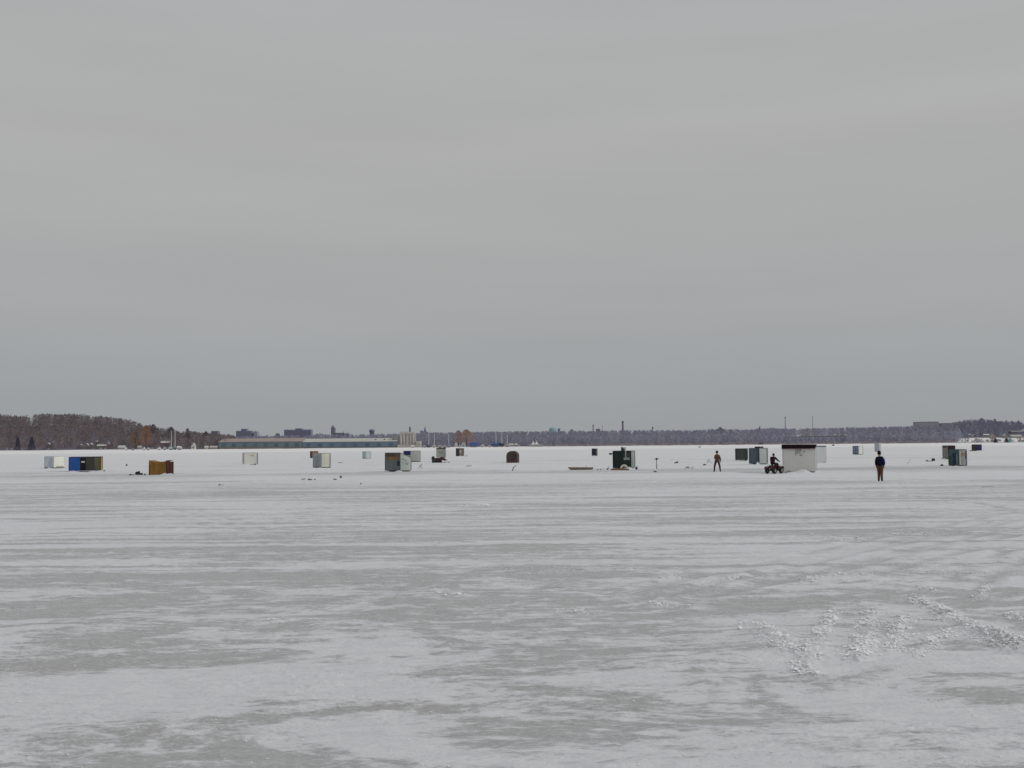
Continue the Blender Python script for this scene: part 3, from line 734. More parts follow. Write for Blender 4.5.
# dome and smokestacks
t = thing('storage_dome', 'pale teal dome rising above the far treeline', 'dome', at(553.4, 1800, 0))
k = 1800 / F; zt = zrow(553, 427, 1800)
s_ = MB(); s_.blob((0, 0, zt - 3.4 * k), (4.6 * k, 4.6 * k, 3.4 * k), 2, 20, 10, 0.0); s_.tube([(0, 0, 0), (0, 0, zt - 3.4 * k)], 4.55 * k, 20)
s_.build('dome', HZ((.20, .275, .30)), t, smooth=True)
tower('office_block', 'small dark block at the right foot of the teal dome', 'building', [(558.4, 560.4, 428.4, 440)], (.16, .17, .23), D=1850, wins=False)
tower('office_block', 'low dark roof block between the teal dome and the first chimney', 'building', [(571, 573.4, 429.4, 440)], (.16, .16, .21), D=1850, wins=False)
tower('office_block', 'blue grey roof block between the short chimney and its thin neighbour', 'building', [(597, 600.4, 428.8, 440)], (.15, .17, .22), D=1850, wins=False)
def stack(px, tp, wpx, col, label, D=1850, name='smokestack', cat='chimney'):
    t = thing(name, label, cat, at(px, D, 0)); k = D / F
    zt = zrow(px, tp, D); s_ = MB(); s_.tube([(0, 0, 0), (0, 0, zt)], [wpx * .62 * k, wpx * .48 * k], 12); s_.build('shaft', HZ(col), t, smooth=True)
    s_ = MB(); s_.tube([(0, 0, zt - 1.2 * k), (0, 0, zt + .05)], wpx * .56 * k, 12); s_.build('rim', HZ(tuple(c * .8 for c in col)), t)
stack(593.4, 424.8, 1.2, (.14, .135, .19), 'short dark chimney left of the tall thick chimney')
stack(602.6, 426, .6, (.22, .22, .27), 'very thin pale chimney between the short and the thick one')
stack(623, 421.2, 1.9, (.12, .10, .13), 'tall thick dark chimney rising behind the dark green hut')
stack(652.8, 427, 1.5, (.17, .165, .21), 'stubby chimney right of the tall thick one')
stack(785.8, 416.8, 1.4, (.26, .27, .31), 'tall pale grey chimney above the white shack roof')
# lattice mast
t = thing('radio_mast', 'thin lattice radio mast right of the tall pale chimney', 'radio mast', at(813, 1850, 0))
k = 1850 / F; zt = zrow(813, 416, 1850); s_ = MB()
for a in range(3): s_.tube([(math.cos(a * 2.09) * .8, math.sin(a * 2.09) * .8, 0), (math.cos(a * 2.09) * .6, math.sin(a * 2.09) * .6, zt)], .16, 4)
for i in range(30):
    z = zt * i / 30
    for a in range(3): s_.tube([(math.cos(a * 2.09) * .75, math.sin(a * 2.09) * .75, z), (math.cos((a + 1) * 2.09) * .72, math.sin((a + 1) * 2.09) * .72, z + zt / 30)], .08, 3, cap=False)
s_.build('lattice', HZ((.25, .25, .29)), t)
# right shore buildings
house(919.2, 939.4, 422, 'apartment_building', 'long grey brown apartment building above the trees on the right shore', 'building', (.48, .46, .52), (.42, .41, .48), D=SHORE + 245, gable=None, wins=8, base=2)
house(942.2, 956, 423.4, 'apartment_building', 'paler grey apartment building left of the bluff wood', 'building', (.40, .40, .44), (.38, .375, .42), D=SHORE + 250, gable=None, wins=6, base=2)
house(938.6, 940.4, 432.6, 'silo_tower', 'slim white silo standing before the apartment building', 'silo', (.60, .60, .58), SNOWROOF, gable='y', wins=0, eave=.85, bot=437)
house(783, 806, 436.9, 'long_hall', 'long flat beige hall inside the far treeline above the white shack', 'hall', (.42, .40, .46), (.50, .49, .52), gable=None, wins=9, bot=439)
house(807, 847, 436, 'long_hall', 'very long flat olive grey hall right of the beige hall', 'hall', (.38, .37, .42), (.50, .50, .48), gable=None, wins=12, bot=438.2)
house(757.6, 762.4, 433.6, 'hill_house', 'pale roofed house inside the treeline above the blue grey hut', 'house', (.30, .29, .34), (.55, .55, .58), gable='x', wins=2, bot=435.8)
house(646.8, 649.6, 433.2, 'hill_house', 'small whitish gable inside the treeline right of the thick chimney', 'house', (.40, .39, .43), (.5, .5, .54), gable='y', wins=1, bot=435)
house(715, 717.8, 436, 'hill_house', 'grey gable inside the treeline above the standing man', 'house', (.30, .28, .32), (.36, .34, .38), gable='y', wins=1, bot=438)
house(892.6, 894.8, 436.2, 'hill_house', 'tiny white house inside the treeline right of the walking man', 'house', (.5, .48, .48), (.55, .55, .54), gable='y', wins=1, bot=438)
house(968, 971.6, 433.8, 'shore_house', 'narrow pale house at the left end of the bluff houses', 'house', (.42, .42, .44), (.5, .5, .5), gable='x', wins=1, bot=436.6)
house(973.4, 976, 434.6, 'shore_house', 'little house with a bright snow roof on the bluff slope', 'house', (.35, .32, .33), (.85, .83, .8), gable='y', wins=1, bot=437)
house(984, 989.4, 434, 'shore_house', 'house with a wide bright snow covered roof below the bluff', 'house', (.40, .38, .38), (.82, .82, .8), gable='x', wins=2, eave=.7, bot=437.2)
house(991.4, 996, 434.4, 'shore_house', 'beige house next to the small dark evergreen', 'house', (.40, .33, .29), (.48, .42, .38), gable='y', wins=2, bot=439.2)
house(1004, 1008, 433.8, 'shore_house', 'house with a white gable above the round evergreen', 'house', (.36, .34, .34), (.66, .68, .66), gable='y', wins=2, bot=438.2)
house(1009, 1011.4, 437.6, 'teal_shed', 'small teal shed on the right shore', 'shed', (.22, .40, .42), (.62, .66, .66), gable='y', wins=0, D=SHORE + 2)
house(1012, 1022, 434.8, 'shore_house', 'long pale house at the right edge below the bluff', 'house', (.42, .42, .41), (.55, .55, .53), gable='x', wins=4, bot=438.2)
house(1012.5, 1027, 430.8, 'hill_house', 'long grey green roofed house higher up the bluff', 'house', (.26, .28, .29), (.40, .42, .40), gable='x', wins=4, eave=.72, bot=433.6)
# the woods themselves, distance haze put into their colours, leaving clear the plots of the houses
wood('hillside_woodland', 'bare reddish brown wood covering the hill on the left shore', -160, 235, SIL, 2900, SHORE + 26, SHORE + 290,
     bark((0.25, 0.232, 0.252), (0.325, 0.255, 0.25), sc=0.035), 11, nt=62)
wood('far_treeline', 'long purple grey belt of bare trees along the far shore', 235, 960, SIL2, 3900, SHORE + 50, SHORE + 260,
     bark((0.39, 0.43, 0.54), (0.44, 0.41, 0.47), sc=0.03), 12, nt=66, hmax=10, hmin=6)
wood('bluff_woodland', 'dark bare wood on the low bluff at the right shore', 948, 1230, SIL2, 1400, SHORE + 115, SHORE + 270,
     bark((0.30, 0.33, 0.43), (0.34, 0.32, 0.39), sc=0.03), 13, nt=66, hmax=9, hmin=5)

rd = random.Random(77); mb = MB()
for i in range(1500):
    px = rd.uniform(-60, 1200) if rd.random() < .25 else rd.uniform(540, 1200)
    if 215 < px < 420: continue
    D = SHORE + rd.uniform(6, 48) if px < 955 else SHORE + rd.uniform(4, 100)
    if rd.random() < .5 + .9 * float(fbm(np.array([px * .05]), np.array([D * .05]), 3, 90)[0]): continue
    p = at(px, D); twiggy(mb, p.x, D, lz(p.x, D), rd.uniform(.7, 2.2), rd.uniform(.6, 1.6), 16, rd, base=.0)
tag(mb.build('shore_brush', bark((0.34, 0.32, 0.35), (0.42, 0.36, 0.35), sc=.02)), 'thin brown brush and reeds along the foot of the far shore', 'brush', None, 'stuff')

# ------------------------------------------------------------------ fishing huts
GH = 'ice fishing huts on the frozen lake'
def snow_bank(px, py, w, h, d, seed, name='snow_drift'):
    p = G(px, py); mb = MB(); rd = random.Random(seed)
    k = 26; q_ = 8; n0 = 0
    for i in range(q_ + 1):
        r = i / q_
        for j in range(k):
            a = 2 * PI * j / k
            rr = r * (1 + .25 * math.sin(3 * a + seed) * r + rd.uniform(-.05, .05))
            z = h * (math.cos(r * PI) * .5 + .5) * (1 + rd.uniform(-.25, .25)) - .02 * r
            mb.v.append((rr * math.cos(a) * w / 2, rr * math.sin(a) * d / 2, max(z, 0) - .03 * (i == q_)))
    for i in range(q_):
        for j in range(k):
            mb.f.append((i * k + j, i * k + (j + 1) % k, (i + 1) * k + (j + 1) % k, (i + 1) * k + j)[::-1]); mb.mi.append(0)
    tag(mb.build(name, SNOWM, None, True, loc=(p.x, p.y, gz(p.x, p.y) - .005)), 'low heap of shovelled snow', None, None, 'structure')
def hut(name, label, xl, xc, xr, top, bot, front, fm, sm=None, rm=None, ratio=1.1, slope=0.0, face=(), side=(), over=.02, cat='hut', group=GH, roof_h=.05, skids=True, trims=None, shape=None, D=None, snow=True):
    """xl, xc, xr: left edge, near corner, right edge; front 'L' or 'R' says which face is local -Y"""
    D = D or dist(xc, bot); s = F / D; a_ = (xc - 512) / F; sh = s * math.sqrt(1 + a_ * a_)
    wl, wr = max(xc - xl, .01), max(xr - xc, .01)
    wf, ws = (wl, wr) if front == 'L' else (wr, wl)
    th = math.atan2(ws * ratio, wf) if ws > .3 else 0.0
    W = wf / (sh * math.cos(th)); Dp = ws / (sh * math.sin(th)) if th > .02 else W / ratio
    Dp = min(Dp, 3.2)
    Hh = (bot - top) / s - roof_h
    P = at(xc, D); az = math.atan2(P.x, P.y)
    sg = 1 if front == 'L' else -1
    rot = -az - sg * th
    ca, sa = math.cos(rot), math.sin(rot)
    nx, ny = sg * W / 2, -Dp / 2
    cx, cy = P.x - (nx * ca - ny * sa), P.y - (nx * sa + ny * ca)
    z0 = gz(cx, cy)
    t = thing(name, label, cat, (cx, cy, z0), rot, group)
    b0 = .10 if skids else -.02
    hx = W / 2; hy = Dp / 2
    body = MB()
    if shape == 'arch':
        prof = [(-hx, b0)] + [(-hx * math.cos(a) if a < PI / 2 else -hx * math.cos(a), b0 + Hh * .62 + Hh * .38 * math.sin(a)) for a in [PI * i / 12 for i in range(13)]] + [(hx, b0)]
        body.quad(*[(x, -hy, z) for x, z in prof][::-1]); body.quad(*[(x, hy, z) for x, z in prof])
        for a, b in zip(prof[:-1], prof[1:]): body.quad((a[0], -hy, a[1]), (b[0], -hy, b[1]), (b[0], hy, b[1]), (a[0], hy, a[1]))
    else:
        n = len(body.v)
        zl, zr = Hh - (slope if slope > 0 else 0) * 0, Hh
        # slope > 0: roof drops from back to front; < 0 drops to the rear
        zf = Hh - max(0, slope); zb = Hh - max(0, -slope)
        P8 = [(-hx, -hy, b0), (hx, -hy, b0), (hx, hy, b0), (-hx, hy, b0), (-hx, -hy, zf), (hx, -hy, zf), (hx, hy, zb), (-hx, hy, zb)]
        body.v += P8
        for f in ((0, 3, 2, 1), (4, 5, 6, 7), (0, 1, 5, 4), (1, 2, 6, 5), (2, 3, 7, 6), (3, 0, 4, 7)): body.f.append(f); body.mi.append(0)
        if sm is not None:
            body.mi[3] = 1; body.mi[5] = 1
    body.build('wall', [fm, sm] if (sm is not None and shape != 'arch') else fm, t)
    if shape != 'arch':
        r = MB(); o_ = over
        sl = (zb - zf) / (2 * hy)
        P8 = [(x, y_, zf + (y_ + hy) * sl + .003 + k_) for k_ in (0, roof_h) for x, y_ in ((-hx - o_, -hy - o_), (hx + o_, -hy - o_), (hx + o_, hy + o_), (-hx - o_, hy + o_))]
        r.v += P8
        for f in ((0, 3, 2, 1), (4, 5, 6, 7), (0, 1, 5, 4), (1, 2, 6, 5), (2, 3, 7, 6), (3, 0, 4, 7)): r.f.append(f); r.mi.append(0)
        r.build('roof', rm or GREYWOOD, t)
        bw = .022
        for (x, y_) in ((-hx, -hy), (hx, -hy), (hx, hy), (-hx, hy)):
            zt = (zf if y_ < 0 else zb) - .004; tr = MB()
            tr.box(x - bw + .012 * (1 if x > 0 else -1), x + bw + .012 * (1 if x > 0 else -1), y_ - bw + .012 * (1 if y_ > 0 else -1), y_ + bw + .012 * (1 if y_ > 0 else -1), b0 + .01, zt)
            tr.build('corner_trim', trims or fm, t)
    if skids:
        for sx in (-1, 1):
            k = MB(); k.box(sx * hx * .7 - .05, sx * hx * .7 + .05, -hy - .18, hy + .18, -.02, b0 - .004); k.build('runner', GREYWOOD, t)
    zt_ = Hh
    for spec in face:
        u0, u1, v0, v1, m, nm = spec[:6]; pr = spec[6] if len(spec) > 6 else .02
        mb = MB(); mb.box(-hx + W * u0, -hx + W * u1, -hy - pr, -hy - .003, b0 + (zt_ - b0) * v0, b0 + (zt_ - b0) * v1)
        o = mb.build(nm, m, t)
        if nm == 'door':
            hm = MB(); hm.box(-hx + W * (u0 + (u1 - u0) * .12), -hx + W * (u0 + (u1 - u0) * .2), -hy - pr - .04, -hy - pr - .003, b0 + (zt_ - b0) * (v0 + (v1 - v0) * .45), b0 + (zt_ - b0) * (v0 + (v1 - v0) * .53)); hm.build('handle', STEEL, o)
        if nm == 'window':
            gm = MB(); uu = (u1 - u0) * .14; vv = (v1 - v0) * .16
            gm.box(-hx + W * (u0 + uu), -hx + W * (u1 - uu), -hy - pr - .012, -hy - pr - .002, b0 + (zt_ - b0) * (v0 + vv), b0 + (zt_ - b0) * (v1 - vv)); gm.build('pane', GLASS, o)
    for spec in side:   # face towards +X when front is 'L', towards -X when front is 'R'
        u0, u1, v0, v1, m, nm = spec[:6]; pr = .02
        mb = MB(); xx = sorted((sg * (hx + .003), sg * (hx + pr)))
        ya, yb = (-hy + Dp * u0, -hy + Dp * u1) if sg > 0 else (hy - Dp * u1, hy - Dp * u0)
        if sg < 0: ya, yb = -(-hy + Dp * (1 - u0)) * 1.0, -(-hy + Dp * (1 - u1)) * 1.0
        ya, yb = sorted((ya, yb))
        mb.box(xx[0], xx[1], ya, yb, b0 + (zt_ - b0) * v0, b0 + (zt_ - b0) * v1); mb.build(nm, m, t)
    if snow and skids:
        rs_ = random.Random(int(xl * 7))
        for q_ in range(2):
            u = rs_.uniform(-.5, .5) * W; lx, ly = cx + u * ca + (hy + .05) * sa, cy + u * sa - (hy + .05) * ca
            mb = MB(); k = 14; hh_ = rs_.uniform(.05, .15); ww = rs_.uniform(.3, .7) * W; dd = .35
            for i in range(5):
                for j in range(k):
                    a = 2 * PI * j / k; rr = i / 4 * rs_.uniform(.85, 1.1)
                    mb.v.append((rr * math.cos(a) * ww / 2, rr * math.sin(a) * dd, hh_ * (math.cos(i / 4 * PI) * .5 + .5) - .02 * (i == 4)))
            for i in range(4):
                for j in range(k): mb.f.append((i * k + j, (i + 1) * k + j, (i + 1) * k + (j + 1) % k, i * k + (j + 1) % k)); mb.mi.append(0)
            tag(mb.build('snow_drift', SNOWM, None, True, loc=(lx, ly, z0 - .005), rot=rot), 'low drift of snow at the foot of a hut', None, None, 'structure')
    return t, W, Dp, Hh
PALE = wall((.50, .53, .56), (.42, .45, .47))
CREAM = wall((.68, .67, .60), (.60, .59, .53))
hut('fishing_hut', 'low pale hut with a grey front left of the blue and black hut', 44.8, 54, 65, 456.2, 468.2, 'L', PALE, CREAM, mat((.66, .66, .64)), ratio=.8,
    face=[(.42, .82, .02, .86, wall((.44, .48, .53)), 'door')], side=[(.2, .9, .02, .12, mat((.50, .45, .34)), 'base_board')])
DKB = wall((.036, .037, .037), (.055, .054, .050))
t, W, Dp, Hh = hut('fishing_hut', 'wide hut with a bright blue left end and a black open doorway', 69.4, 100.8, 103, 456.6, 471.4, 'L', DKB, wall((.34, .22, .05), (.26, .17, .05)), mat((.04, .045, .06)), ratio=.8,
    face=[(0, .345, 0, 1, wall((.02, .075, .27), (.015, .06, .22)), 'blue_panel'), (.37, .53, .02, .94, mat((.008, .008, .010)), 'doorway'), (.80, .995, .0, .99, wall((.13, .12, .08), (.09, .085, .05)), 'olive_panel')])
w = MB(); w.box(-W / 2 + W * .39, -W / 2 + W * .50, -Dp / 2 - .04, -Dp / 2 - .024, Hh * .63, Hh * .74); w.build('white_sign', WHITE, t)
# brown canvas shack with a rolled open flap
t, W, Dp, Hh = hut('canvas_shelter', 'golden brown canvas shelter with a dark red flap at its right end', 149.4, 167.8, 173.4, 461, 474.6, 'L', wall((.275, .150, .036), (.22, .115, .03)), wall((.065, .022, .018), (.05, .018, .015)), mat((.36, .24, .11)), ratio=1.6,
    face=[(0, .045, 0, 1, mat((.10, .06, .02)), 'seam_strip')], skids=False, cat='shelter')
rf = [c for c in t.children if c.name.startswith('roof')][0]; bpy.data.objects.remove(rf)
f = MB(); n_ = 14
for i in range(n_):
    u0, u1 = i / n_, (i + 1) / n_; e = lambda u: Hh - .03 + .16 * abs(2 * u - 1) ** 2.2
    xa, xb = -W / 2 - .02 + (W + .04) * u0, -W / 2 - .02 + (W + .04) * u1
    f.quad((xa, -Dp / 2 - .03, e(u0)), (xb, -Dp / 2 - .03, e(u1)), (xb, Dp / 2 + .03, e(u1)), (xa, Dp / 2 + .03, e(u0)))
    f.quad((xa, -Dp / 2 - .03, Hh - .25), (xb, -Dp / 2 - .03, Hh - .25), (xb, -Dp / 2 - .03, e(u1)), (xa, -Dp / 2 - .03, e(u0)))
f.build('roof', wall((.275, .150, .036), (.22, .115, .03)), t)
f = MB(); f.quad((W / 2 + .03, -Dp / 2 - .05, 0), (W / 2 + .20, -Dp / 2 + .25, 0), (W / 2 + .10, -Dp / 2 + .25, Hh + .02), (W / 2 - .02, -Dp / 2 - .07, Hh + .12))
f.quad((W / 2 - .10, -Dp / 2 - .04, 0), (W / 2 + .03, -Dp / 2 - .05, 0), (W / 2 - .02, -Dp / 2 - .07, Hh + .12), (W / 2 - .12, -Dp / 2 - .04, Hh + .10))
f.build('flap', mat((.045, .012, .012), (.06, .02, .018)), t)
snow_bank(166, 474.6, 1.1, .16, .6, 3); snow_bank(171, 474.8, .8, .1, .5, 4)
hut('fishing_hut', 'pale cream flat sided hut standing alone with a dark left edge', 242.2, 243.8, 258, 452.9, 465, 'R', wall((.60, .60, .54), (.52, .52, .47)), wall((.20, .21, .23)), mat((.6, .6, .58)), ratio=.35,
    face=[(.0, .03, 0, 1, mat((.15, .16, .18)), 'edge_board'), (.93, 1.0, .02, .97, mat((.28, .29, .33)), 'edge_board'), (.45, .72, .72, .84, wall((.48, .42, .38)), 'patch_board')])
hut('fishing_hut', 'small black and rusty hut behind the grey and white one', 310.2, 312.4, 318, 451.2, 458.2, 'R', wall((.30, .14, .09), (.22, .11, .08)), BLACK, mat((.14, .08, .06)), ratio=.9)
hut('fishing_hut', 'tall narrow hut with a grey left face and a patchy white right face', 313.2, 321.6, 330.6, 453, 467.8, 'L', wall((.30, .33, .33), (.25, .27, .27)), wall((.50, .50, .44), (.38, .38, .32)), mat((.4, .4, .37)), ratio=1.0,
    face=[(.2, .7, .05, .85, wall((.25, .27, .28)), 'door')], side=[(.84, .97, .02, .97, mat((.42, .44, .38)), 'edge_board')])
hut('fishing_hut', 'small plain pale blue grey hut far behind the patched hut', 362.6, 366, 371, 451.2, 458.6, 'R', wall((.43, .48, .47), (.38, .42, .42)), wall((.38, .44, .44)), mat((.45, .48, .48)), ratio=1)
t, W, Dp, Hh = hut('fishing_hut', 'large patched hut with a rusty orange band above a slate front', 385.2, 400.2, 411, 452.6, 471.6, 'L', wall((.18, .21, .215), (.13, .155, .165)), wall((.36, .40, .365), (.28, .32, .30)), mat((.20, .16, .135), (.13, .11, .10), scale=2), ratio=1.1, slope=-.42,
    face=[(.0, .62, .80, .985, wall((.14, .075, .05), (.09, .06, .05)), 'upper_panel'), (.16, .9, .60, .795, wall((.30, .165, .06), (.2, .11, .06)), 'rusty_panel'), (.62, 1, .80, .985, wall((.17, .12, .10)), 'upper_panel'), (.80, .96, .28, .56, BLACK, 'opening')])
sc_ = MB()   # scrawled dark marks on the pale side
rd = random.Random(4); yy = -Dp / 2
for (a, b, c, d) in ((.15, .78, .35, .84), (.35, .84, .42, .66), (.42, .66, .58, .76), (.58, .76, .60, .58), (.60, .58, .76, .50), (.2, .62, .3, .56), (.45, .52, .7, .44)):
    sc_.quad((W / 2 + .006, yy + Dp * a, Hh * b * .8), (W / 2 + .006, yy + Dp * c, Hh * d * .8), (W / 2 + .006, yy + Dp * c, Hh * d * .8 + .07), (W / 2 + .006, yy + Dp * a, Hh * b * .8 + .06))
sc_.build('scrawl', mat((.12, .13, .12)), t)
hut('fishing_hut', 'hut behind the patched one with a navy corner and a grey side', 403.6, 410.8, 420.4, 450.8, 461.8, 'L', wall((.33, .34, .33), (.27, .28, .27)), wall((.30, .315, .29), (.25, .26, .24)), mat((.25, .25, .24)), ratio=1.1,
    face=[(.0, .98, .60, .99, wall((.012, .03, .16)), 'navy_panel')])
hut('fishing_hut', 'square grey hut with a dark brown roof behind the snowmobile', 436.4, 445, 446.4, 447.6, 457.8, 'L', wall((.30, .33, .30), (.24, .26, .24)), wall((.28, .30, .28)), mat((.10, .05, .045)), ratio=.3, roof_h=.22,
    face=[(.25, .75, .55, .62, mat((.2, .2, .19)), 'rail')])
t, W, Dp, Hh = hut('fishing_hut', 'hut with a black left side and a tan front at the middle of the lake', 456, 459.2, 463.8, 448.2, 456.2, 'R', wall((.20, .16, .125), (.15, .12, .10)), BLACK, mat((.16, .12, .11)), ratio=1,
    face=[(.15, .40, .45, .72, WHITE, 'sign_board')])
pm = MB(); pm.box(W / 2 + .1, W / 2 + .9, -Dp / 2 - .1, -Dp / 2 + .3, 0, .10); tag(pm.build('board', mat((.28, .2, .18)), None, loc=t.location, rot=t.rotation_euler[2]), 'brown board lying right of the black and tan hut', 'board')
hut('dome_shelter', 'dark brown round topped shelter standing alone in mid lake', 506.2, 517.2, 519.2, 450.4, 462.8, 'L', wall((.085, .07, .055), (.06, .045, .04)), None, None, ratio=.6, shape='arch', skids=False, cat='shelter',
    face=[(.42, .98, .0, .22, wall((.12, .055, .045)), 'lower_flap'), (.2, .8, .24, .62, wall((.075, .055, .05)), 'door_flap')])
hut('fishing_hut', 'small navy box hut far off left of the dark green hut', 591.8, 595.8, 597.2, 448.7, 456, 'L', wall((.035, .035, .075), (.03, .03, .05)), wall((.12, .10, .12)), mat((.06, .06, .09)), ratio=1)
# dark green hut with stove pipes
GRN = wall((.012, .023, .020), (.02, .034, .028))
t, W, Dp, Hh = hut('fishing_hut', 'dark green hut with stove pipes and a grey right end', 612.8, 630.6, 634.6, 450.6, 469, 'L', GRN, wall((.27, .29, .27), (.20, .22, .21)), mat((.025, .045, .04)), ratio=1.3,
    face=[(.60, .70, .66, .97, BLACK, 'window'), (.78, .985, .66, .97, BLACK, 'window'), (.60, .93, .48, .64, wall((.30, .31, .31)), 'shelf'), (.0, .05, .0, .97, mat((.03, .03, .012)), 'edge_board')])
for px_, r_, h_ in ((.41, .085, .42), (.52, .10, .38)):
    s_ = MB(); x = -W / 2 + W * px_; s_.tube([(x, -Dp * .1, Hh), (x, -Dp * .1, Hh + h_ - .1)], r_, 10); so = s_.build('stove_pipe', mat((.13, .14, .18), None, rough=.5), t)
    s_ = MB(); s_.tube([(x, -Dp * .1, Hh + h_ - .09), (x, -Dp * .1, Hh + h_)], [r_ * 1.5, r_ * .3], 10); s_.build('cap', STEEL, so)
s_ = MB(); x = -W / 2 + W * .735; s_.tube([(x, -Dp / 2 - .10, Hh * .60), (x, -Dp / 2 - .10, Hh + .36)], .045, 8); s_.build('pole', mat((.5, .52, .5)), t)
s_ = MB(); s_.box(-W / 2 - .45, -W / 2 - .003, -Dp * .3, -Dp * .22, Hh * .84, Hh * .88); s_.box(-W / 2 - .45, -W / 2 - .22, -Dp * .32, -Dp * .2, Hh * .81, Hh * .91); s_.build('bracket', mat((.06, .06, .055)), t)
p = G(619.5, 470); s_ = MB(); s_.box(-.78, .78, -.18, .18, 0, .10); s_.box(-.6, .5, -.12, .16, .101, .15)
tag(s_.build('plank', mat((.22, .13, .07), (.16, .10, .06)), None, loc=(p.x, p.y, gz(p.x, p.y))), 'brown plank lying along the foot of the dark green hut', 'plank')
s_ = MB(); s_.torus((0, 0, 0), .27, .085, 'y', 20, 8); p = G(623.4, 469.4)
o = tag(s_.build('tyre_arch', mat((.62, .62, .52), (.5, .5, .42)), None, True, loc=(p.x, p.y - .3, .10)), 'pale ring shaped hoop leaning on the front of the dark green hut', 'hoop')
snow_bank(629, 469.8, .9, .22, .5, 8); snow_bank(624, 469.8, .8, .15, .4, 18)
hut('fishing_hut', 'dark grey hut with a dark green side left of the blue grey hut', 735.2, 746.6, 747.6, 448.6, 461, 'L', wall((.075, .085, .085), (.055, .065, .06)), wall((.04, .06, .04)), mat((.10, .10, .10)), ratio=.4,
    face=[(0, .14, 0, .99, wall((.05, .055, .07)), 'edge_board'), (.45, .80, .04, .90, wall((.09, .10, .085)), 'door')])
t, W, Dp, Hh = hut('fishing_hut', 'tall hut with a blue grey front and a pale grey green right side', 749, 759, 767.2, 447.9, 464.4, 'L', wall((.105, .135, .17), (.085, .11, .14)), wall((.34, .375, .355), (.29, .32, .30)), mat((.12, .11, .13)), ratio=1.1,
    face=[(.84, .998, .0, .99, wall((.055, .065, .10)), 'edge_board'), (.2, .72, .05, .86, wall((.115, .15, .175)), 'door')], side=[(.9, .995, .0, .98, mat((.25, .28, .28)), 'edge_board')])
s_ = MB(); s_.box(-W * .12, W * .44, -Dp * .3, Dp * .1, Hh + .05, Hh + .20); s_.build('roof_box', mat((.11, .055, .06)), t)
snow_bank(757.2, 464.6, .6, .26, .5, 9)
# big white shack with the dark roof
WS = wall((.56, .56, .53), (.52, .52, .49))
t, W, Dp, Hh = hut('fishing_shack', 'large white shack with a black roof beside the parked quad bike', 782.2, 814.6, 816.6, 444.2, 472.6, 'L', WS, wall((.42, .43, .42)), None, ratio=.5, roof_h=.02, over=.10, cat='shack',
    face=[(.0, .018, .0, .98, mat((.62, .62, .60)), 'edge_board')])
rf = [c for c in t.children if c.name.startswith('roof')][0]; bpy.data.objects.remove(rf)
s_ = MB(); z0 = Hh - .30
P8 = [(-W / 2 - .07, -Dp / 2 - .14, z0), (W / 2 + .05, -Dp / 2 - .14, z0 - .01), (W / 2 + .05, Dp / 2 + .1, Hh - .05), (-W / 2 - .07, Dp / 2 + .1, Hh - .05),
      (-W / 2 - .07, -Dp / 2 - .14, z0 + .27), (W / 2 + .05, -Dp / 2 - .14, z0 + .26), (W / 2 + .03, -Dp / 2 + .10, Hh + .01), (-W / 2 - .05, -Dp / 2 + .10, Hh + .02)]
s_.v += P8[:6] + [P8[6], P8[7]] + [(W / 2 + .05, Dp / 2 + .1, Hh), (-W / 2 - .07, Dp / 2 + .1, Hh)]
for f in ((0, 3, 2, 1), (0, 1, 5, 4), (4, 5, 6, 7), (7, 6, 8, 9), (1, 2, 8, 6, 5), (0, 4, 7, 9, 3), (2, 3, 9, 8)): s_.f.append(f); s_.mi.append(0)
s_.build('roof', mat((.014, .010, .018), (.025, .014, .016), scale=2, rough=.9, spec=.05), t)
s_ = MB(); s_.box(-W / 2 - .06, W / 2 + .04, -Dp / 2 - .165, -Dp / 2 - .143, z0 - .02, z0 + .035); s_.build('fascia', mat((.13, .05, .045), (.09, .04, .04)), t)
s_ = MB()   # faded painted lettering on the front, no longer legible
rd = random.Random(9); y_ = -Dp / 2 - .012
for r_, (x0, x1, zz, hh) in enumerate(((.385, .60, .795, .055), (.39, .70, .735, .05), (.385, .55, .675, .05), (.39, .47, .62, .04), (.53, .59, .61, .055))):
    x = x0
    while x < x1:
        w = rd.uniform(.012, .03); k = rd.random()
        h2 = hh * rd.uniform(.6, 1.0)
        if k < .85: s_.box(-W / 2 + W * x, -W / 2 + W * (x + w), y_, y_ + .009, Hh * (zz - h2 * (.5 if k < .3 else 0)), Hh * (zz + h2))
        x += w + rd.uniform(.002, .008)
s_.build('lettering', mat((.25, .255, .24), (.38, .38, .36), scale=6, lo=.3, hi=.6), t)
snow_bank(802, 472.8, 2.0, .24, .8, 12); snow_bank(812, 472.4, 1.6, .16, .9, 13); snow_bank(790, 473.2, 1.6, .10, .7, 14); snow_bank(817.5, 472, .9, .16, .7, 15)
hut('fishing_hut', 'very pale hut with a grey roof line right behind the white shack', 812, 825.6, 826.4, 445.6, 463, 'L', wall((.66, .67, .66), (.60, .62, .61)), wall((.62, .63, .6)), mat((.25, .25, .26)), ratio=.3, roof_h=.13)
t, W, Dp, Hh = hut('fishing_hut', 'small far hut with blue grey front panels and a white right side', 852.6, 858.2, 862.6, 445.8, 454.6, 'L', wall((.14, .17, .235), (.11, .14, .2)), wall((.66, .67, .64)), mat((.35, .36, .38)), ratio=.9,
    face=[(.1, .42, .1, .92, wall((.19, .22, .28)), 'panel'), (.58, .9, .1, .92, wall((.19, .22, .28)), 'panel')])
hut('fishing_hut', 'small light grey hut directly behind the walking man', 874.6, 879, 880.6, 442.6, 451.6, 'L', wall((.36, .375, .40), (.32, .33, .36)), wall((.45, .45, .5)), mat((.3, .31, .33)), ratio=1)
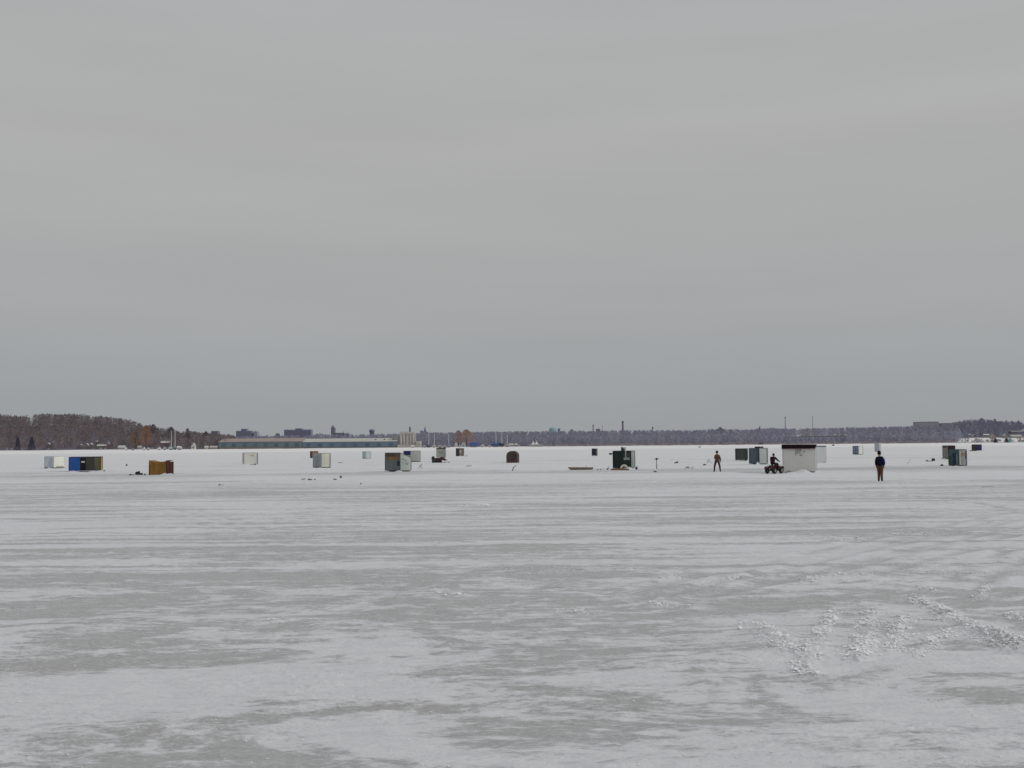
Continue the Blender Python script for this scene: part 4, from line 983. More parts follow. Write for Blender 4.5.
hut('fishing_hut', 'beige hut with a black and maroon upper part behind the teal hut', 942.4, 947.2, 954.8, 445.6, 459.2, 'L', wall((.24, .25, .22), (.19, .20, .18)), wall((.12, .11, .12)), mat((.05, .045, .06)), ratio=1.1,
    face=[(0, 1, .86, .97, BLACK, 'upper_board'), (.2, .75, .62, .74, wall((.28, .17, .13)), 'patch_board')], side=[(.0, .98, .60, .99, wall((.035, .012, .022)), 'upper_panel')])
t, W, Dp, Hh = hut('fishing_hut', 'hut with a teal and navy left face and rusty stained pale right face', 948.2, 958.6, 966, 449.2, 466, 'L', wall((.075, .14, .155), (.055, .09, .10)), wall((.29, .30, .27), (.20, .22, .21)), mat((.08, .10, .11)), ratio=1.1,
    face=[(.36, .72, .02, .78, wall((.03, .04, .075)), 'door'), (.0, .25, .02, .6, wall((.05, .085, .07)), 'lower_panel'), (.75, .83, .02, .7, mat((.27, .32, .34)), 'batten')],
    side=[(.02, .2, .02, .96, wall((.38, .42, .38)), 'pale_panel'), (.3, .85, .58, .80, wall((.30, .16, .11), (.22, .13, .12)), 'rusty_panel'), (.8, .98, .4, .9, wall((.10, .09, .11)), 'dark_panel')])
s_ = MB(); s_.box(W / 2 - .05, W / 2 + .02, Dp / 2 + .05, Dp / 2 + .42, .05, Hh * .97); s_.build('open_door', mat((.80, .80, .84), (.7, .7, .75)), t)
hut('fishing_hut', 'far brown and navy hut at the right end of the hut row', 971.6, 976.6, 981.4, 444.2, 450.6, 'L', wall((.075, .06, .05), (.05, .045, .04)), wall((.022, .018, .13)), mat((.06, .05, .07)), ratio=1)
p = G(969.8, 451.2); s_ = MB(); s_.box(-.9, .9, -1.2, 1.2, 0, .12); s_.box(-.7, .5, -1.0, 1.0, .12, .2)  # flat slab stands in for the shadow of the ramp
tag(s_.build('board', mat((.22, .2, .17)), None, loc=(p.x, p.y, 0)), 'grey slab standing in for the ramp shadow on the ice left of the far brown and navy hut', 'board')

# ------------------------------------------------------------------ skinned figures
def skin(name, V, E, Rr, m, parent, root=0, sub=2):
    me = bpy.data.meshes.new(name); me.from_pydata([Vector(v) for v in V], E, []); me.update()
    o = bpy.data.objects.new(name, me); C.objects.link(o)
    md = o.modifiers.new('skin', 'SKIN'); md.use_smooth_shade = True
    if not me.skin_vertices: me.skin_vertices.new()
    for i, r_ in enumerate(Rr):
        d = me.skin_vertices[0].data[i]
        d.radius = r_ if isinstance(r_, tuple) else (r_, r_)
        d.use_root = (i == root)
    sb = o.modifiers.new('sub', 'SUBSURF'); sb.levels = sub; sb.render_levels = sub
    dg = bpy.context.evaluated_depsgraph_get()
    ev = bpy.data.meshes.new_from_object(o.evaluated_get(dg))
    nm = bpy.data.objects.new(name, ev); 
    bpy.data.objects.remove(o); nm.name = name
    C.objects.link(nm); ev.materials.clear(); ev.materials.append(m)
    ev.polygons.foreach_set('use_smooth', [True] * len(ev.polygons))
    nm.parent = parent
    return nm
def person(label, loc, rz, J, cols, sitting=False):
    """J: joints in local space, figure faces local +Y"""
    t = thing('person', label, 'person', loc, rz)
    J = {k: Vector(v) for k, v in J.items()}
    skinm, coat, coat2, trou, boot, hat = cols
    names = ['pelvis', 'waist', 'chest', 'neck', 'head', 'crown']
    for s in ('l', 'r'): names += [s + x for x in ('sho', 'elb', 'wri', 'hip', 'kne', 'ank', 'toe')]
    V = [J[n] for n in names]; ix = {n: i for i, n in enumerate(names)}
    E = [(0, 1), (1, 2), (2, 3), (3, 4), (4, 5)]
    for s in ('l', 'r'):
        E += [(ix['chest'], ix[s + 'sho']), (ix[s + 'sho'], ix[s + 'elb']), (ix[s + 'elb'], ix[s + 'wri']), (0, ix[s + 'hip']), (ix[s + 'hip'], ix[s + 'kne']), (ix[s + 'kne'], ix[s + 'ank']), (ix[s + 'ank'], ix[s + 'toe'])]
    rr = {'pelvis': (.11, .09), 'waist': (.11, .09), 'chest': (.12, .09), 'neck': .055, 'head': (.085, .10), 'crown': .065, 'sho': .07, 'elb': .048, 'wri': .036, 'hip': .095, 'kne': .065, 'ank': .042, 'toe': .04}
    skin('body', V, E, [rr[n] if n in rr else rr[n[1:]] for n in names], skinm, t, 0)
    # coat over torso and arms
    nn = ['hem', 'waist', 'chest', 'collar']; hem = J['pelvis'] + (J['pelvis'] - J['waist']) * .75
    for s in ('l', 'r'): nn += [s + 'sho', s + 'elb', s + 'wri']
    JJ = dict(J); JJ['hem'] = hem; JJ['collar'] = J['chest'] + (J['neck'] - J['chest']) * .92
    V = [JJ[n] for n in nn]
    E = [(0, 1), (1, 2), (2, 3), (2, 4), (4, 5), (5, 6), (2, 7), (7, 8), (8, 9)]
    skin('coat', V, E, [(.20, .16), (.19, .155), (.18, .15), .085, .095, .078, .062, .095, .078, .062], coat, t, 1)
    if coat2:
        pass
    # trousers
    V = [J['pelvis'] + Vector((0, 0, .04))]; E = []; rr2 = [(.155, .13)]
    for s in ('l', 'r'):
        n = len(V); V += [J[s + 'hip'], J[s + 'kne'], J[s + 'ank'] + (J[s + 'kne'] - J[s + 'ank']) * .12]; E += [(0, n), (n, n + 1), (n + 1, n + 2)]; rr2 += [.115, .085, .072]
    skin('trousers', V, E, rr2, trou, t, 0)
    for s in ('l', 'r'):
        a, to = J[s + 'ank'], J[s + 'toe']
        skin('boot', [a + Vector((0, 0, .10)), a + (a - to) * .15 + Vector((0, 0, -.02)), to], [(0, 1), (1, 2)], [.068, .062, .052], boot, t)
        d = (J[s + 'wri'] - J[s + 'elb']).normalized(); w0 = J[s + 'wri'] + d * .015
        side = Vector((0, 1, 0)) if abs(d.z) > .7 else Vector((0, 0, 1))
        side = (side - d * side.dot(d)).normalized()
        V = [w0, w0 + d * .055]; E = [(0, 1)]; R3 = [.034, .036]
        for k, (o_, l_) in enumerate(((-.030, .062), (-.010, .075), (.010, .07), (.029, .055))):
            n = len(V); nrm = d.cross(side)
            V += [w0 + d * .085 + side * o_, w0 + d * (.085 + l_ * .5) + side * o_ * 1.1 + nrm * .01, w0 + d * (.085 + l_) + side * o_ * 1.1 + nrm * .03]
            E += [(1, n), (n, n + 1), (n + 1, n + 2)]; R3 += [.012, .011, .009]
        n = len(V); V += [w0 + d * .04 + side * .045, w0 + d * .075 + side * .058]; E += [(0, n), (n, n + 1)]; R3 += [.013, .010]
        skin('glove', V, E, R3, boot, t, 0, 1)
    # head details
    hd = (J['head'] + J['crown']) / 2; upv = (J['crown'] - J['neck']).normalized(); fv = Vector((0, 1, 0)); fv = (fv - upv * fv.dot(upv)).normalized(); rv = fv.cross(upv)
    s_ = MB(); s_.blob(tuple(hd + upv * .025 - fv * .012), (.100, .112, .128), 3, 12, 8, .03); ho = s_.build('hat', hat, t, True)
    s_ = MB(); s_.torus((hd.x, hd.y, hd.z), .098, .012, 'y', 14, 6); s_.v = [tuple(hd + rv * (v[0] - hd.x) + fv * (v[2] - hd.z) + upv * (v[1] - hd.y + .012)) for v in s_.v]; s_.build('brim', hat, ho, True)
    fc = hd - upv * .05
    s_ = MB(); s_.tube([fc + fv * .08 + upv * .015, fc + fv * .125 - upv * .02, fc + fv * .09 - upv * .032], [.009, .017, .010], 6); s_.build('nose', skinm, t)
    for s in (-1, 1):
        s_ = MB(); s_.blob(tuple(fc + fv * .092 + rv * s * .033 + upv * .018), .012, 1, 6, 4, 0); s_.build('eye', BLACK, t)
        s_ = MB(); s_.blob(tuple(fc + rv * s * .092 + upv * .0), (.015, .02, .03), 1, 6, 4, 0); s_.build('ear', skinm, t)
    s_ = MB(); s_.box(-.025, .025, -.004, .004, -.005, .005, Matrix.Translation(fc + fv * .096 - upv * .055)); s_.build('mouth', mat((.25, .1, .09)), t)
    return t
SKIN = mat((.42, .26, .19), (.36, .22, .16), scale=8, rough=.6)
def std_pose(lean=0, spread=.13, step=0.0, la=(0, 0, 0), ra=(0, 0, 0)):
    J = {'pelvis': (0, 0, .96), 'waist': (0, .0, 1.08), 'chest': (0, -.01, 1.27), 'neck': (0, 0, 1.46), 'head': (0, .02, 1.565), 'crown': (0, .015, 1.665),
         'lsho': (-.150, -.01, 1.345), 'rsho': (.150, -.01, 1.345), 'lhip': (-.10, 0, .88), 'rhip': (.10, 0, .88),
         'lkne': (-spread * .85, .05 + step * .4, .49), 'rkne': (spread * .85, .05 - step * .3, .49),
         'lank': (-spread, step, .10), 'rank': (spread, -step, .10 + abs(step) * .2), 'ltoe': (-spread * 1.15, step + .15, .055), 'rtoe': (spread * 1.15, -step + .13, .055)}
    J['lelb'] = (-.205 + la[0] * .5, -.03 + la[1] * .5, 1.12); J['lwri'] = (-.205 + la[0], .03 + la[1], .90 + la[2])
    J['relb'] = (.205 + ra[0] * .5, -.03 + ra[1] * .5, 1.12); J['rwri'] = (.205 + ra[0], .03 + ra[1], .90 + ra[2])
    if lean:
        for k in J:
            x, y_, z = J[k]
            if z > .9 or 'wri' in k or 'elb' in k: J[k] = (x + lean * (z - .9), y_, z)
    return J
def figure_at(px, py, hpx):
    D = dist(px, py); p = at(px, D); return (p.x, p.y, gz(p.x, p.y)), hpx * D / F / 1.77
def az(px): p = at(px, 100); return -math.atan2(p.x, p.y)
cloth = lambda c, c2=None: mat(c, c2, scale=5, rough=.95, spec=.05, bump=.01)
# walking man, seen from behind, facing away
loc, sc = figure_at(879.4, 481.6, 31)
J = std_pose(lean=-.04, spread=.085, step=.12, la=(-.0, .02, .0), ra=(.0, -.02, .0)); J['lwri'] = (-.20, .06, .90)
t = person('man in a dark and navy jacket and brown trousers walking on the ice', loc, az(880), J,
           (SKIN, mat((.010, .011, .016), (.012, .014, .035), scale=2.0, rough=.9, spec=.05, stretch=(2, .5, .3)), None, cloth((.155, .088, .048), (.10, .05, .042)), cloth((.02, .02, .02)), cloth((.012, .012, .012))), False)
t.scale = (sc, sc, sc)
for s_x, nm_, m_ in ((.215, 'sleeve', cloth((.016, .03, .17))),):
    skin('sleeve', [Vector(J['rsho']) + Vector((.01, 0, .01)), Vector(J['relb']) + Vector((.015, 0, 0)), Vector(J['rwri']) + Vector((.01, 0, .03))], [(0, 1), (1, 2)], [.102, .086, .070], m_, t)
# man standing with legs apart
loc, sc = figure_at(716.8, 472.0, 21.4)
J = std_pose(lean=.0, spread=.24, step=.02, la=(.06, .20, .24), ra=(.07, .0, .0))
t = person('man in a brown work coat standing with his legs apart', loc, az(717) + .1, J,
           (SKIN, cloth((.17, .085, .05), (.12, .06, .042)), None, cloth((.10, .055, .045), (.07, .045, .045)), cloth((.02, .015, .015)), cloth((.018, .013, .013))), False)
t.scale = (sc, sc, sc)

# ------------------------------------------------------------------ quad bike with rider
def quad(label, loc, rz, body_m, sc=1):
    t = thing('quad_bike', label, 'quad bike', loc, rz)   # faces local +X
    hub = mat((.45, .46, .45), None, rough=.5)
    for sx in (-.62, .62):
        for sy in (-.40, .40):
            w = thing('wheel', None, None, (0, 0, 0)); w.parent = t
            for k in ('label', 'category'): 
                if k in w: del w[k]
            s_ = MB(); s_.torus((sx, sy, .31), .21, .105, 'y', 22, 10); s_.build('tyre', RUBBER, w, True)
            s_ = MB(); s_.tube([(sx, sy - .09, .31), (sx, sy + .09, .31)], .135, 16); s_.build('rim', hub, w)
            s_ = MB(); s_.tube([(sx, sy - .10, .31), (sx, sy + .10, .31)], .05, 10); s_.build('hub', BLACK, w)
    s_ = MB(); s_.box(-.62, .62, -.16, .16, .28, .50, taper=.9); s_.box(-.3, .3, -.36, .36, .26, .30); s_.tube([(-.62, -.38, .31), (-.62, .38, .31)], .04, 8); s_.tube([(.62, -.38, .31), (.62, .38, .31)], .04, 8)
    s_.build('chassis', BLACK, t)
    s_ = MB(); s_.box(-.75, .15, -.15, .15, .66, .80, taper=.85); s_.build('seat', BLACK, t, bevel=.03)
    s_ = MB(); s_.box(.1, .55, -.17, .17, .50, .86, taper=.7); s_.box(-.55, .2, -.13, .13, .50, .655); s_.build('body', body_m, t, bevel=.03)
    for sx in (-.62, .62):
        f = MB(); pr = [(-.40, .50), (-.34, .66), (-.15, .74), (.15, .74), (.34, .66), (.40, .52)]
        for sy in (-1, 1):
            for a, b in zip(pr[:-1], pr[1:]):
                f.quad((sx + a[0], sy * .17, a[1]), (sx + b[0], sy * .17, b[1]), (sx + b[0], sy * .52, b[1] - .03), (sx + a[0], sy * .52, a[1] - .03))
        f.build('fender', body_m, t)
        r_ = MB()
        for k in range(5): r_.tube([(sx - .22 + k * .11, -.28, .82), (sx - .22 + k * .11, .28, .82)], .012, 5)
        for sy in (-.28, .28): r_.tube([(sx - .25, sy, .82), (sx + .25, sy, .82)], .014, 5)
        for sy in (-.2, .2): r_.tube([(sx, sy, .68), (sx, sy, .82)], .012, 5)
        r_.build('rack', BLACK, t)
    s_ = MB(); s_.tube([(.34, 0, .80), (.22, 0, 1.02)], .03, 8); s_.tube([(.16, -.36, 1.06), (.22, -.12, 1.02), (.22, .12, 1.02), (.16, .36, 1.06)], .017, 8); s_.build('handlebar', BLACK, t)
    s_ = MB(); s_.blob((.60, 0, .66), (.05, .09, .07), 1, 10, 6, 0); s_.build('headlight', mat((.6, .6, .55), None, rough=.2), t, True)
    t.scale = (sc, sc, sc)
    return t
QS = .76; rz = az(774) + R(60); pw = G(775.4, 473.6)
pq = Vector((pw.x, pw.y + .62 * QS - .35 + .1, 0))
quad('dark maroon quad bike standing close to the left end of the white shack', (pq.x, pq.y + .35, gz(pq.x, pq.y)), rz, mat((.10, .018, .024), (.07, .016, .02), rough=.35), QS)
# rider seated, leaning to the handlebar; local frame faces +Y -> turn by -90 against the quad
J = {'pelvis': (0, 0, .92), 'waist': (0, .03, 1.06), 'chest': (0, .08, 1.26), 'neck': (0, .15, 1.44), 'head': (0, .18, 1.54), 'crown': (0, .20, 1.635),
     'lsho': (-.20, .10, 1.37), 'rsho': (.20, .10, 1.37), 'lelb': (-.30, .26, 1.18), 'relb': (.30, .26, 1.18), 'lwri': (-.33, .46, 1.08), 'rwri': (.33, .46, 1.08),
     'lhip': (-.12, .03, .88), 'rhip': (.12, .03, .88), 'lkne': (-.27, .42, .82), 'rkne': (.27, .42, .82), 'lank': (-.30, .32, .40), 'rank': (.30, .32, .40), 'ltoe': (-.31, .46, .345), 'rtoe': (.31, .46, .345)}
o_ = Vector((-.28, 0)); 
px_, py_ = pq.x + math.cos(rz) * -.28 * QS, pq.y + .35 + math.sin(rz) * -.28 * QS
t = person('rider in dark clothes and a hood leaning forward on the quad bike', (px_, py_, gz(pq.x, pq.y)), rz - PI / 2, J,
       (SKIN, cloth((.025, .016, .019), (.035, .02, .024)), None, cloth((.03, .02, .022)), cloth((.015, .015, .015)), cloth((.022, .018, .018))), True)
t.scale = (.86, .86, .86)

# ------------------------------------------------------------------ snowmobile in front of the brown roofed hut
p = G(439.8, 462.8)
t = thing('snowmobile', 'dark snowmobile with a maroon hood before the square grey hut', 'snowmobile', (p.x, p.y, gz(p.x, p.y)), az(440) + .15); t.scale = (1.12, 1.12, 1.15)
s_ = MB(); s_.box(-.95, .25, -.22, .22, .02, .28, taper=.93); s_.build('track', RUBBER, t, bevel=.06)
s_ = MB(); s_.box(-.85, .25, -.17, .17, .285, .55, taper=.85); s_.build('seat', BLACK, t, bevel=.05)
s_ = MB(); s_.box(-.98, -.6, -.2, .2, .29, .74, taper=.75); s_.build('cargo_bag', BLACK, t, bevel=.06)
s_ = MB(); s_.v += [(-.05, -.30, .28), (.9, -.22, .24), (.9, .22, .24), (-.05, .30, .28), (.1, -.2, .70), (.42, -.17, .60), (.42, .17, .60), (.1, .2, .70)]
for f in ((0, 3, 2, 1), (4, 5, 6, 7), (0, 1, 5, 4), (1, 2, 6, 5), (2, 3, 7, 6), (3, 0, 4, 7)): s_.f.append(f); s_.mi.append(0)
s_.build('hood', mat((.07, .018, .024), None, rough=.4), t, bevel=.04)
s_ = MB(); s_.quad((.10, -.2, .70), (.10, .2, .70), (.02, .17, .93), (.02, -.17, .93)); s_.build('windscreen', GLASS, t)
s_ = MB(); s_.tube([(-.08, -.33, .80), (-.04, 0, .76), (-.08, .33, .80)], .016, 6); s_.build('handlebar', BLACK, t)
for sy in (-.38, .38):
    s_ = MB(); s_.box(.2, 1.0, sy - .06, sy + .06, .0, .035); s_.tube([(1.0, sy, .02), (1.10, sy, .10)], .03, 6); so = s_.build('ski', BLACK, t)
    s_ = MB(); s_.tube([(.6, sy, .03), (.5, sy * .5, .32)], .02, 6); s_.build('strut', STEEL, so)

# ------------------------------------------------------------------ small gear lying on the ice
def lump(name, label, cat, px, py, parts, m, group=None, rz=0):
    """parts: ('blob', dx, dz, rx, rz) or ('bar', x0, z0, x1, z1, r) or ('box', x0, x1, z0, z1, d) in pixels of that depth"""
    D = dist(px, py); k = D / F; p = at(px, D); mb = MB(); i = 0
    for q_ in parts:
        i += 1
        if q_[0] == 'blob': mb.blob((q_[1] * k, 0, q_[2] * k), (q_[3] * k, q_[3] * k * .8, q_[4] * k), i + int(px), 9, 6, .2)
        elif q_[0] == 'bar': mb.tube([(q_[1] * k, 0, q_[2] * k), (q_[3] * k, .1, q_[4] * k)], q_[5] * k, 7)
        else: mb.box(q_[1] * k, q_[2] * k, -q_[5] * k / 2, q_[5] * k / 2, q_[3] * k, q_[4] * k)
    return tag(mb.build(name, m, None, loc=(p.x, p.y, gz(p.x, p.y)), rot=rz), label, cat, group)
DK = mat((.025, .025, .03), (.05, .045, .045), scale=5)
BN = mat((.14, .10, .075), (.09, .07, .06), scale=5)
GB = 'dark bags heaped left of the canvas shelter'
lump('bag', 'largest black bag in the heap left of the canvas shelter', 'bag', 138, 474.6, [('blob', 0, 1.4, 2.4, 1.9), ('blob', 1.2, 2.6, 1.2, 1.2)], DK)
lump('bag', 'low flat black bag at the right of the bag heap', 'bag', 141.4, 474.8, [('blob', 0, .9, 1.9, 1.2)], mat((.04, .035, .035)))
lump('bag', 'small round dark bag closest to the canvas shelter', 'bag', 145.2, 475.4, [('blob', 0, .8, .9, .9)], mat((.06, .045, .045)))
lump('sled', 'thin dark sled left of the black bags', 'sled', 131.6, 475.4, [('box', -2.2, 2.2, .2, .7, 3), ('bar', 2.2, .5, 4.2, 1.4, .25), ('blob', -1, .9, 1.0, .6)], mat((.08, .08, .09)))
lump('bucket', 'small dark bucket on the ice above the bag heap', 'bucket', 126.8, 465.6, [('box', -.7, .7, 0, 1.4, 1.4), ('bar', -.6, 1.4, .6, 2.0, .12)], mat((.11, .10, .11)))
lump('bucket', 'tiny dark bucket at the right foot of the blue and black hut', 'bucket', 104.4, 471.2, [('box', -.5, .5, 0, 1.2, 1), ('bar', -.4, 1.2, .4, 1.6, .1)], mat((.10, .10, .07)))
lump('driftwood', 'small brown lump of wood alone on the open ice', 'wood', 219.6, 485.2, [('blob', 0, .6, 1.3, .6), ('bar', 1, .3, 4, .5, .2)], mat((.26, .21, .17)))
lump('ice_block', 'dark slush heap left of the pair below the grey and white hut', 'slush', 303, 479.6, [('blob', 0, .5, 1.8, .8), ('blob', 2, .9, 1, .5)], mat((.22, .22, .22), (.5, .5, .5)))
lump('gear_pile', 'dark gear pile in the middle of the slush below the grey and white hut', 'gear', 309.2, 479.8, [('blob', 0, .7, 1.6, .9), ('blob', 1.8, .5, 1.2, .7)], mat((.09, .09, .09), (.2, .2, .2)))
lump('gear_pile', 'small grey gear lump right of the dark gear pile', 'gear', 314.8, 479.8, [('blob', 0, .5, 1.0, .6)], mat((.2, .2, .2)))
lump('sled', 'flat dark sled below right of the grey and white hut', 'sled', 335, 479.6, [('box', -2, 1.8, .1, .6, 2), ('blob', 0, .7, 1.3, .6)], mat((.14, .14, .14)))
lump('bucket', 'dark bucket standing right of the flat dark sled', 'bucket', 340.8, 478, [('box', -.9, .9, 0, 2, 1.8), ('bar', -.8, 2, .8, 2.8, .14)], mat((.10, .10, .10)))
lump('stick', 'thin grey sticks lying right of the grey and white hut', 'stick', 340, 462.8, [('bar', -2.2, .3, 2.2, .5, .28), ('blob', -1.5, .3, .5, .4), ('blob', 1.5, .3, .5, .4)], mat((.2, .2, .2)))
lump('bucket', 'tiny grey bucket on the ice below the small blue grey hut', 'bucket', 360.8, 484, [('box', -.6, .6, 0, 1.1, 1.2), ('bar', -.5, 1.1, .5, 1.6, .1)], mat((.18, .18, .17)))
lump('tip_up', 'spindly fishing trap of crossed sticks right of the patched hut', 'fishing trap', 420.4, 468.4, [('bar', -2.5, 0, 1.5, 4, .25), ('bar', 2, 0, -1, 3.4, .25), ('bar', .2, 2, 1.2, 4.8, .2)], mat((.2, .2, .19)))
lump('stick', 'flat grey stick on the ice right of the black and tan hut', 'stick', 468.5, 466.2, [('bar', -2.6, .3, 2.6, .5, .35)], mat((.22, .21, .2)))
lump('stick', 'faint short stick on the ice below the snowmobile', 'stick', 449, 468.6, [('bar', -1, .2, 1.4, .4, .25)], mat((.3, .3, .3)))
lump('ice_pick', 'bent dark ice spud below the dome shelter', 'ice spud', 512.6, 470.8, [('bar', -.3, 0, .6, 3.0, .5), ('bar', .6, 3.0, 3.4, 5.0, .35)], mat((.10, .09, .09)))
# long wooden sled
D = dist(580.6, 469.8); p = at(580.6, D); k = D / F
t = thing('wooden_sled', 'long flat wooden sled left of the dark green hut', 'sled', (p.x, p.y, gz(p.x, p.y)), az(580))
s_ = MB(); s_.v += [(-12.4 * k, -.35, 2.9 * k), (12.4 * k, -.35, 2.6 * k), (12.4 * k, .35, 2.6 * k), (-12.4 * k, .35, 2.9 * k), (-10.6 * k, -.35, 1 * k), (12.0 * k, -.35, .9 * k), (12.0 * k, .35, .9 * k), (-10.6 * k, .35, 1 * k)]
for f in ((0, 1, 2, 3), (4, 7, 6, 5), (0, 4, 5, 1), (1, 5, 6, 2), (2, 6, 7, 3), (3, 7, 4, 0)): s_.f.append(f); s_.mi.append(0)
s_.build('deck', mat((.24, .18, .12), (.15, .12, .09), scale=4), t)
for sy in (-.28, .28):
    s_ = MB(); s_.tube([(-12.6 * k, sy, 2.6 * k), (-10 * k, sy, .5 * k), (11.5 * k, sy, .3 * k)], .03, 6); s_.build('runner', mat((.10, .07, .05)), t)
s_ = MB(); s_.tube([(5 * k, 0, 2.8 * k), (5 * k, 0, 4.6 * k)], .02, 6); s_.build('post', STEEL, t)
for px, lab in ((597.2, 'first dark slush lump right of the wooden sled'), (600.2, 'second dark slush lump right of the wooden sled')):
    lump('slush_lump', lab, 'slush', px, 470, [('blob', 0, .4, .8, .6)], mat((.16, .16, .15)))
lump('shovel', 'grey shovel blade and handle at the left corner of the dark green hut', 'shovel', 607.4, 469.8, [('blob', 0, .9, .9, 1.1), ('bar', .2, 1.4, 1.8, 3.6, .25)], mat((.15, .16, .15)))
lump('fuel_can', 'dark red fuel can at the right foot of the dark green hut', 'fuel can', 636.2, 469.4, [('box', -1.1, .9, 0, 2.3, 1.6), ('bar', -.5, 2.3, .5, 3.1, .2), ('bar', .6, 2.3, 1.1, 3.3, .18)], mat((.05, .008, .018), (.03, .01, .012)))
# ice auger standing upright
D = dist(656.3, 468.8); p = at(656.3, D); k = D / F
t = thing('ice_auger', 'ice auger standing upright in the ice right of the dark green hut', 'ice auger', (p.x, p.y, gz(p.x, p.y)), az(656))
s_ = MB(); s_.tube([(0, 0, 0), (0, 0, 9.2 * k)], .028, 8); s_.build('shaft', mat((.10, .10, .10)), t)
s_ = MB()
for i in range(22):
    a0, a1 = i * .7, (i + 1) * .7; z0, z1 = i * .04 * k * 5, (i + 1) * .04 * k * 5
    s_.quad((0, 0, z0 + .02), (math.cos(a0) * .07, math.sin(a0) * .07, z0), (math.cos(a1) * .07, math.sin(a1) * .07, z1), (0, 0, z1 + .02))
s_.build('spiral_blade', STEEL, t)
s_ = MB(); s_.blob((0, 0, 9.9 * k), (1.2 * k, 1.0 * k, 1.1 * k), 3, 10, 7, .08); s_.build('engine', DK, t)
s_ = MB(); s_.tube([(-2.7 * k, 0, 9.7 * k), (2.6 * k, 0, 9.9 * k)], .022, 6); s_.build('handlebar', mat((.12, .14, .13)), t)
lump('slush_lump', 'dark slush beside the foot of the ice auger', 'slush', 654.6, 471.8, [('blob', 0, .4, 1.5, .6), ('blob', 1.3, .3, .8, .4)], mat((.10, .10, .10)))
lump('gear_bag', 'dark folded bag on the ice between the auger and the standing man', 'bag', 675.8, 463.4, [('blob', 0, .8, 1.8, 1.0), ('blob', 1.3, 1.8, .9, .6)], mat((.12, .12, .12)))
lump('tip_up', 'tiny fishing trap left of the slush heap near the auger', 'fishing trap', 672, 460.5, [('bar', -1, 0, .5, 1.6, .15)], mat((.25, .25, .25)))
lump('slush_lump', 'greyish snow heap right of the auger', 'slush', 687.4, 468.2, [('blob', 0, .6, 1.6, 1.1), ('blob', -2, .3, 1, .5)], mat((.42, .42, .42), (.25, .25, .25)))
lump('slush_lump', 'pale snow heap between the greyish heap and the standing man', 'slush', 692, 468.4, [('blob', 0, .7, 1.7, 1.2)], mat((.8, .8, .8)))
lump('gear_pile', 'dark gear lying on the ice left of the standing man', 'gear', 704, 465.2, [('blob', 0, .5, 1.5, .8), ('bar', 0, .3, 2.6, .5, .2)], mat((.12, .12, .12)))
lump('folding_chair', 'spindly pale green folding frame beside the standing man', 'folding chair', 709, 463.4, [('bar', -2.2, 0, -.6, 4.4, .28), ('bar', 2.2, 0, -.2, 3.8, .28), ('bar', -1.6, 2, 1.2, 2, .25), ('bar', -.4, 4, -2, 2.4, .2)], mat((.42, .50, .46), None))
lump('dark_marker', 'tiny dark marker far out on the ice behind the standing man', 'marker', 699.6, 447.4, [('blob', 0, .4, 1.3, .5), ('bar', .2, .4, .6, 1.6, .2)], mat((.14, .13, .12)))  # small marker in a plain dark tone
lump('parked_snowmobile', 'tiny dark snowmobile near the far shore left of the small panelled hut', 'snowmobile', 833.2, 445.8, [('blob', -.3, .5, 1.0, .6), ('blob', .6, .7, .5, .8)], mat((.10, .10, .10)))
lump('parked_truck', 'far off dark vehicle on the shore snow above the blue grey hut', 'vehicle', 760.4, 444.8, [('box', -2.6, 2.4, .3, 1.2, 2), ('box', -1.2, 1.0, 1.2, 1.9, 1.8)], mat((.10, .09, .10)))
lump('ice_pick', 'thin leaning rod stuck in the ice right of the walking man', 'ice spud', 907.2, 463.4, [('bar', 0, 0, 3.2, 4.6, .16), ('blob', 0, .3, 1, .4)], mat((.3, .3, .3)))
lump('sled', 'long flat black sled left of the beige hut', 'sled', 928.2, 461.2, [('box', -2.8, 3.6, .1, .6, 2.4), ('blob', -1.6, .8, 1.1, .5)], mat((.07, .07, .07)))
lump('gear_box', 'black square gear box on the end of the long black sled', 'box', 932.8, 461.2, [('box', -1.3, 1.3, .62, 3.0, 2.2), ('bar', -.6, 3, .6, 3.4, .14)], DK)
lump('gear_bag', 'small brown bag on the ice left of the teal hut', 'bag', 941.2, 466, [('blob', 0, .8, 1.5, 1.1)], mat((.10, .07, .07)))
lump('stick', 'dark twigs lying on the ice right of the teal hut', 'stick', 985, 487.6, [('bar', -5, .2, 0, .4, .22), ('bar', 0, .4, 8, .3, .18)], mat((.25, .25, .25)))

# ------------------------------------------------------------------ sky and light: thin cloud deck, weak sun from the right
SUN_EL, SUN_AZ = R(32), R(98)     # azimuth clockwise from the view direction
world = bpy.data.worlds.new('World'); bpy.context.scene.world = world; world.use_nodes = True
nt = world.node_tree; N = nt.nodes; L = nt.links
bg = N['Background']
sky = N.new('ShaderNodeTexSky'); sky.sky_type = 'NISHITA'; sky.sun_disc = False
sky.sun_elevation = SUN_EL; sky.sun_rotation = SUN_AZ
tc = N.new('ShaderNodeTexCoord')
sp = N.new('ShaderNodeSeparateXYZ'); L.new(tc.outputs['Generated'], sp.inputs[0])
def cr_ramp(pts, src):
    r = N.new('ShaderNodeValToRGB'); L.new(src, r.inputs[0]); e = r.color_ramp
    e.elements[0].position, e.elements[0].color = pts[0][0], (*pts[0][1], 1)
    e.elements[1].position, e.elements[1].color = pts[-1][0], (*pts[-1][1], 1)
    for p_, c_ in pts[1:-1]:
        q_ = e.elements.new(p_); q_.color = (*c_, 1)
    return r.outputs[0]
K = 10.0   # Background strength is 0.1
def c8(r, g, b): return tuple(v for v in lin((r, g, b)))
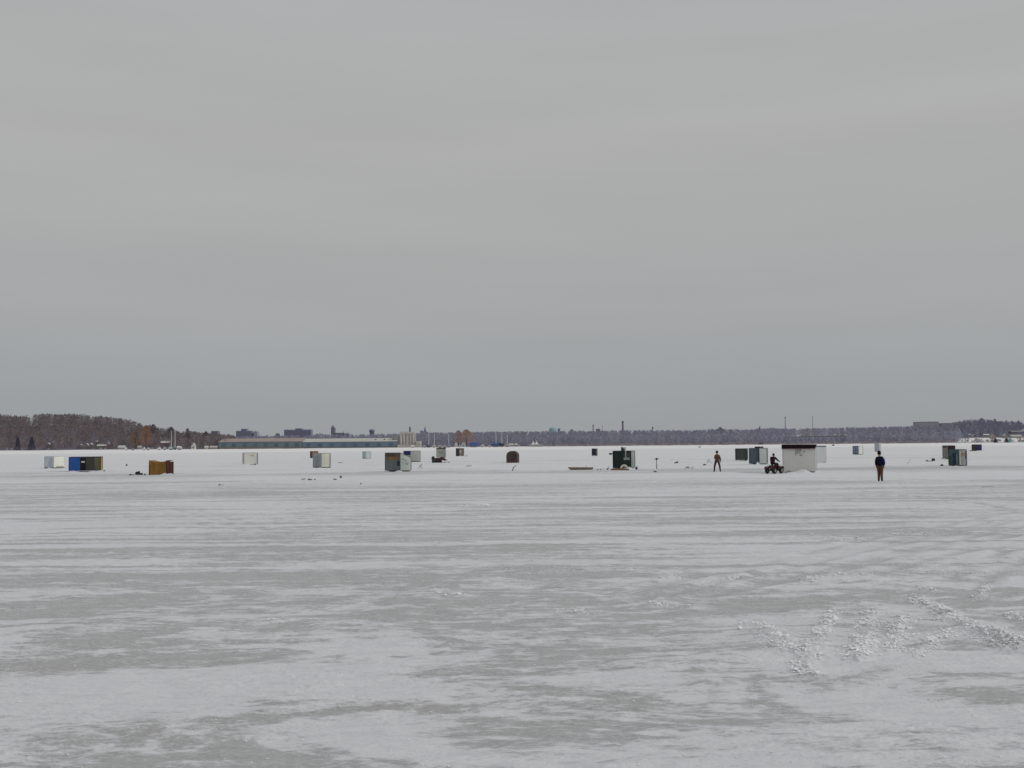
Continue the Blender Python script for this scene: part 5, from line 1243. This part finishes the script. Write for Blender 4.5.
grad = cr_ramp([(0.0, c8(153, 157, 161)), (0.04, c8(154, 158, 161)), (0.10, c8(163, 165, 166)), (0.17, c8(171, 171, 171)), (0.26, c8(174, 174, 173)), (0.36, c8(173, 175, 175)), (0.6, (.44, .44, .45)), (1.0, (.52, .52, .53))], sp.outputs[2])
mp = N.new('ShaderNodeMapping'); mp.inputs['Scale'].default_value = (1.2, 1.2, 11.0); mp.inputs['Rotation'].default_value = (0, R(4), 0); L.new(tc.outputs['Generated'], mp.inputs[0])
nz = N.new('ShaderNodeTexNoise'); nz.inputs['Scale'].default_value = 1.3; nz.inputs['Detail'].default_value = 4; nz.inputs['Roughness'].default_value = .5; L.new(mp.outputs[0], nz.inputs['Vector'])
cl = N.new('ShaderNodeMapRange'); cl.inputs[1].default_value = .3; cl.inputs[2].default_value = .7; cl.inputs[3].default_value = .952; cl.inputs[4].default_value = 1.04; L.new(nz.outputs[0], cl.inputs[0])
vm = N.new('ShaderNodeVectorMath'); vm.operation = 'SCALE'; L.new(grad, vm.inputs[0]); L.new(cl.outputs[0], vm.inputs['Scale'])
vk = N.new('ShaderNodeVectorMath'); vk.operation = 'SCALE'; L.new(vm.outputs[0], vk.inputs[0]); vk.inputs['Scale'].default_value = K
mx = N.new('ShaderNodeMix'); mx.data_type = 'RGBA'; mx.inputs[0].default_value = .975
L.new(sky.outputs[0], mx.inputs[6]); L.new(vk.outputs[0], mx.inputs[7]); L.new(mx.outputs[2], bg.inputs[0])
bg.inputs[1].default_value = 0.1
sd = bpy.data.lights.new('sun', 'SUN'); so = bpy.data.objects.new('sun', sd); C.objects.link(so)
sd.energy = 1.05; sd.angle = R(10); sd.color = (1.0, .98, .95)
d = Vector((math.sin(SUN_AZ) * math.cos(SUN_EL), math.cos(SUN_AZ) * math.cos(SUN_EL), math.sin(SUN_EL)))
so.rotation_euler = (-d).to_track_quat('-Z', 'Y').to_euler()
S_ = bpy.context.scene
S_.view_settings.view_transform = 'Standard'; S_.view_settings.look = 'None'; S_.view_settings.exposure = 0; S_.view_settings.gamma = 1
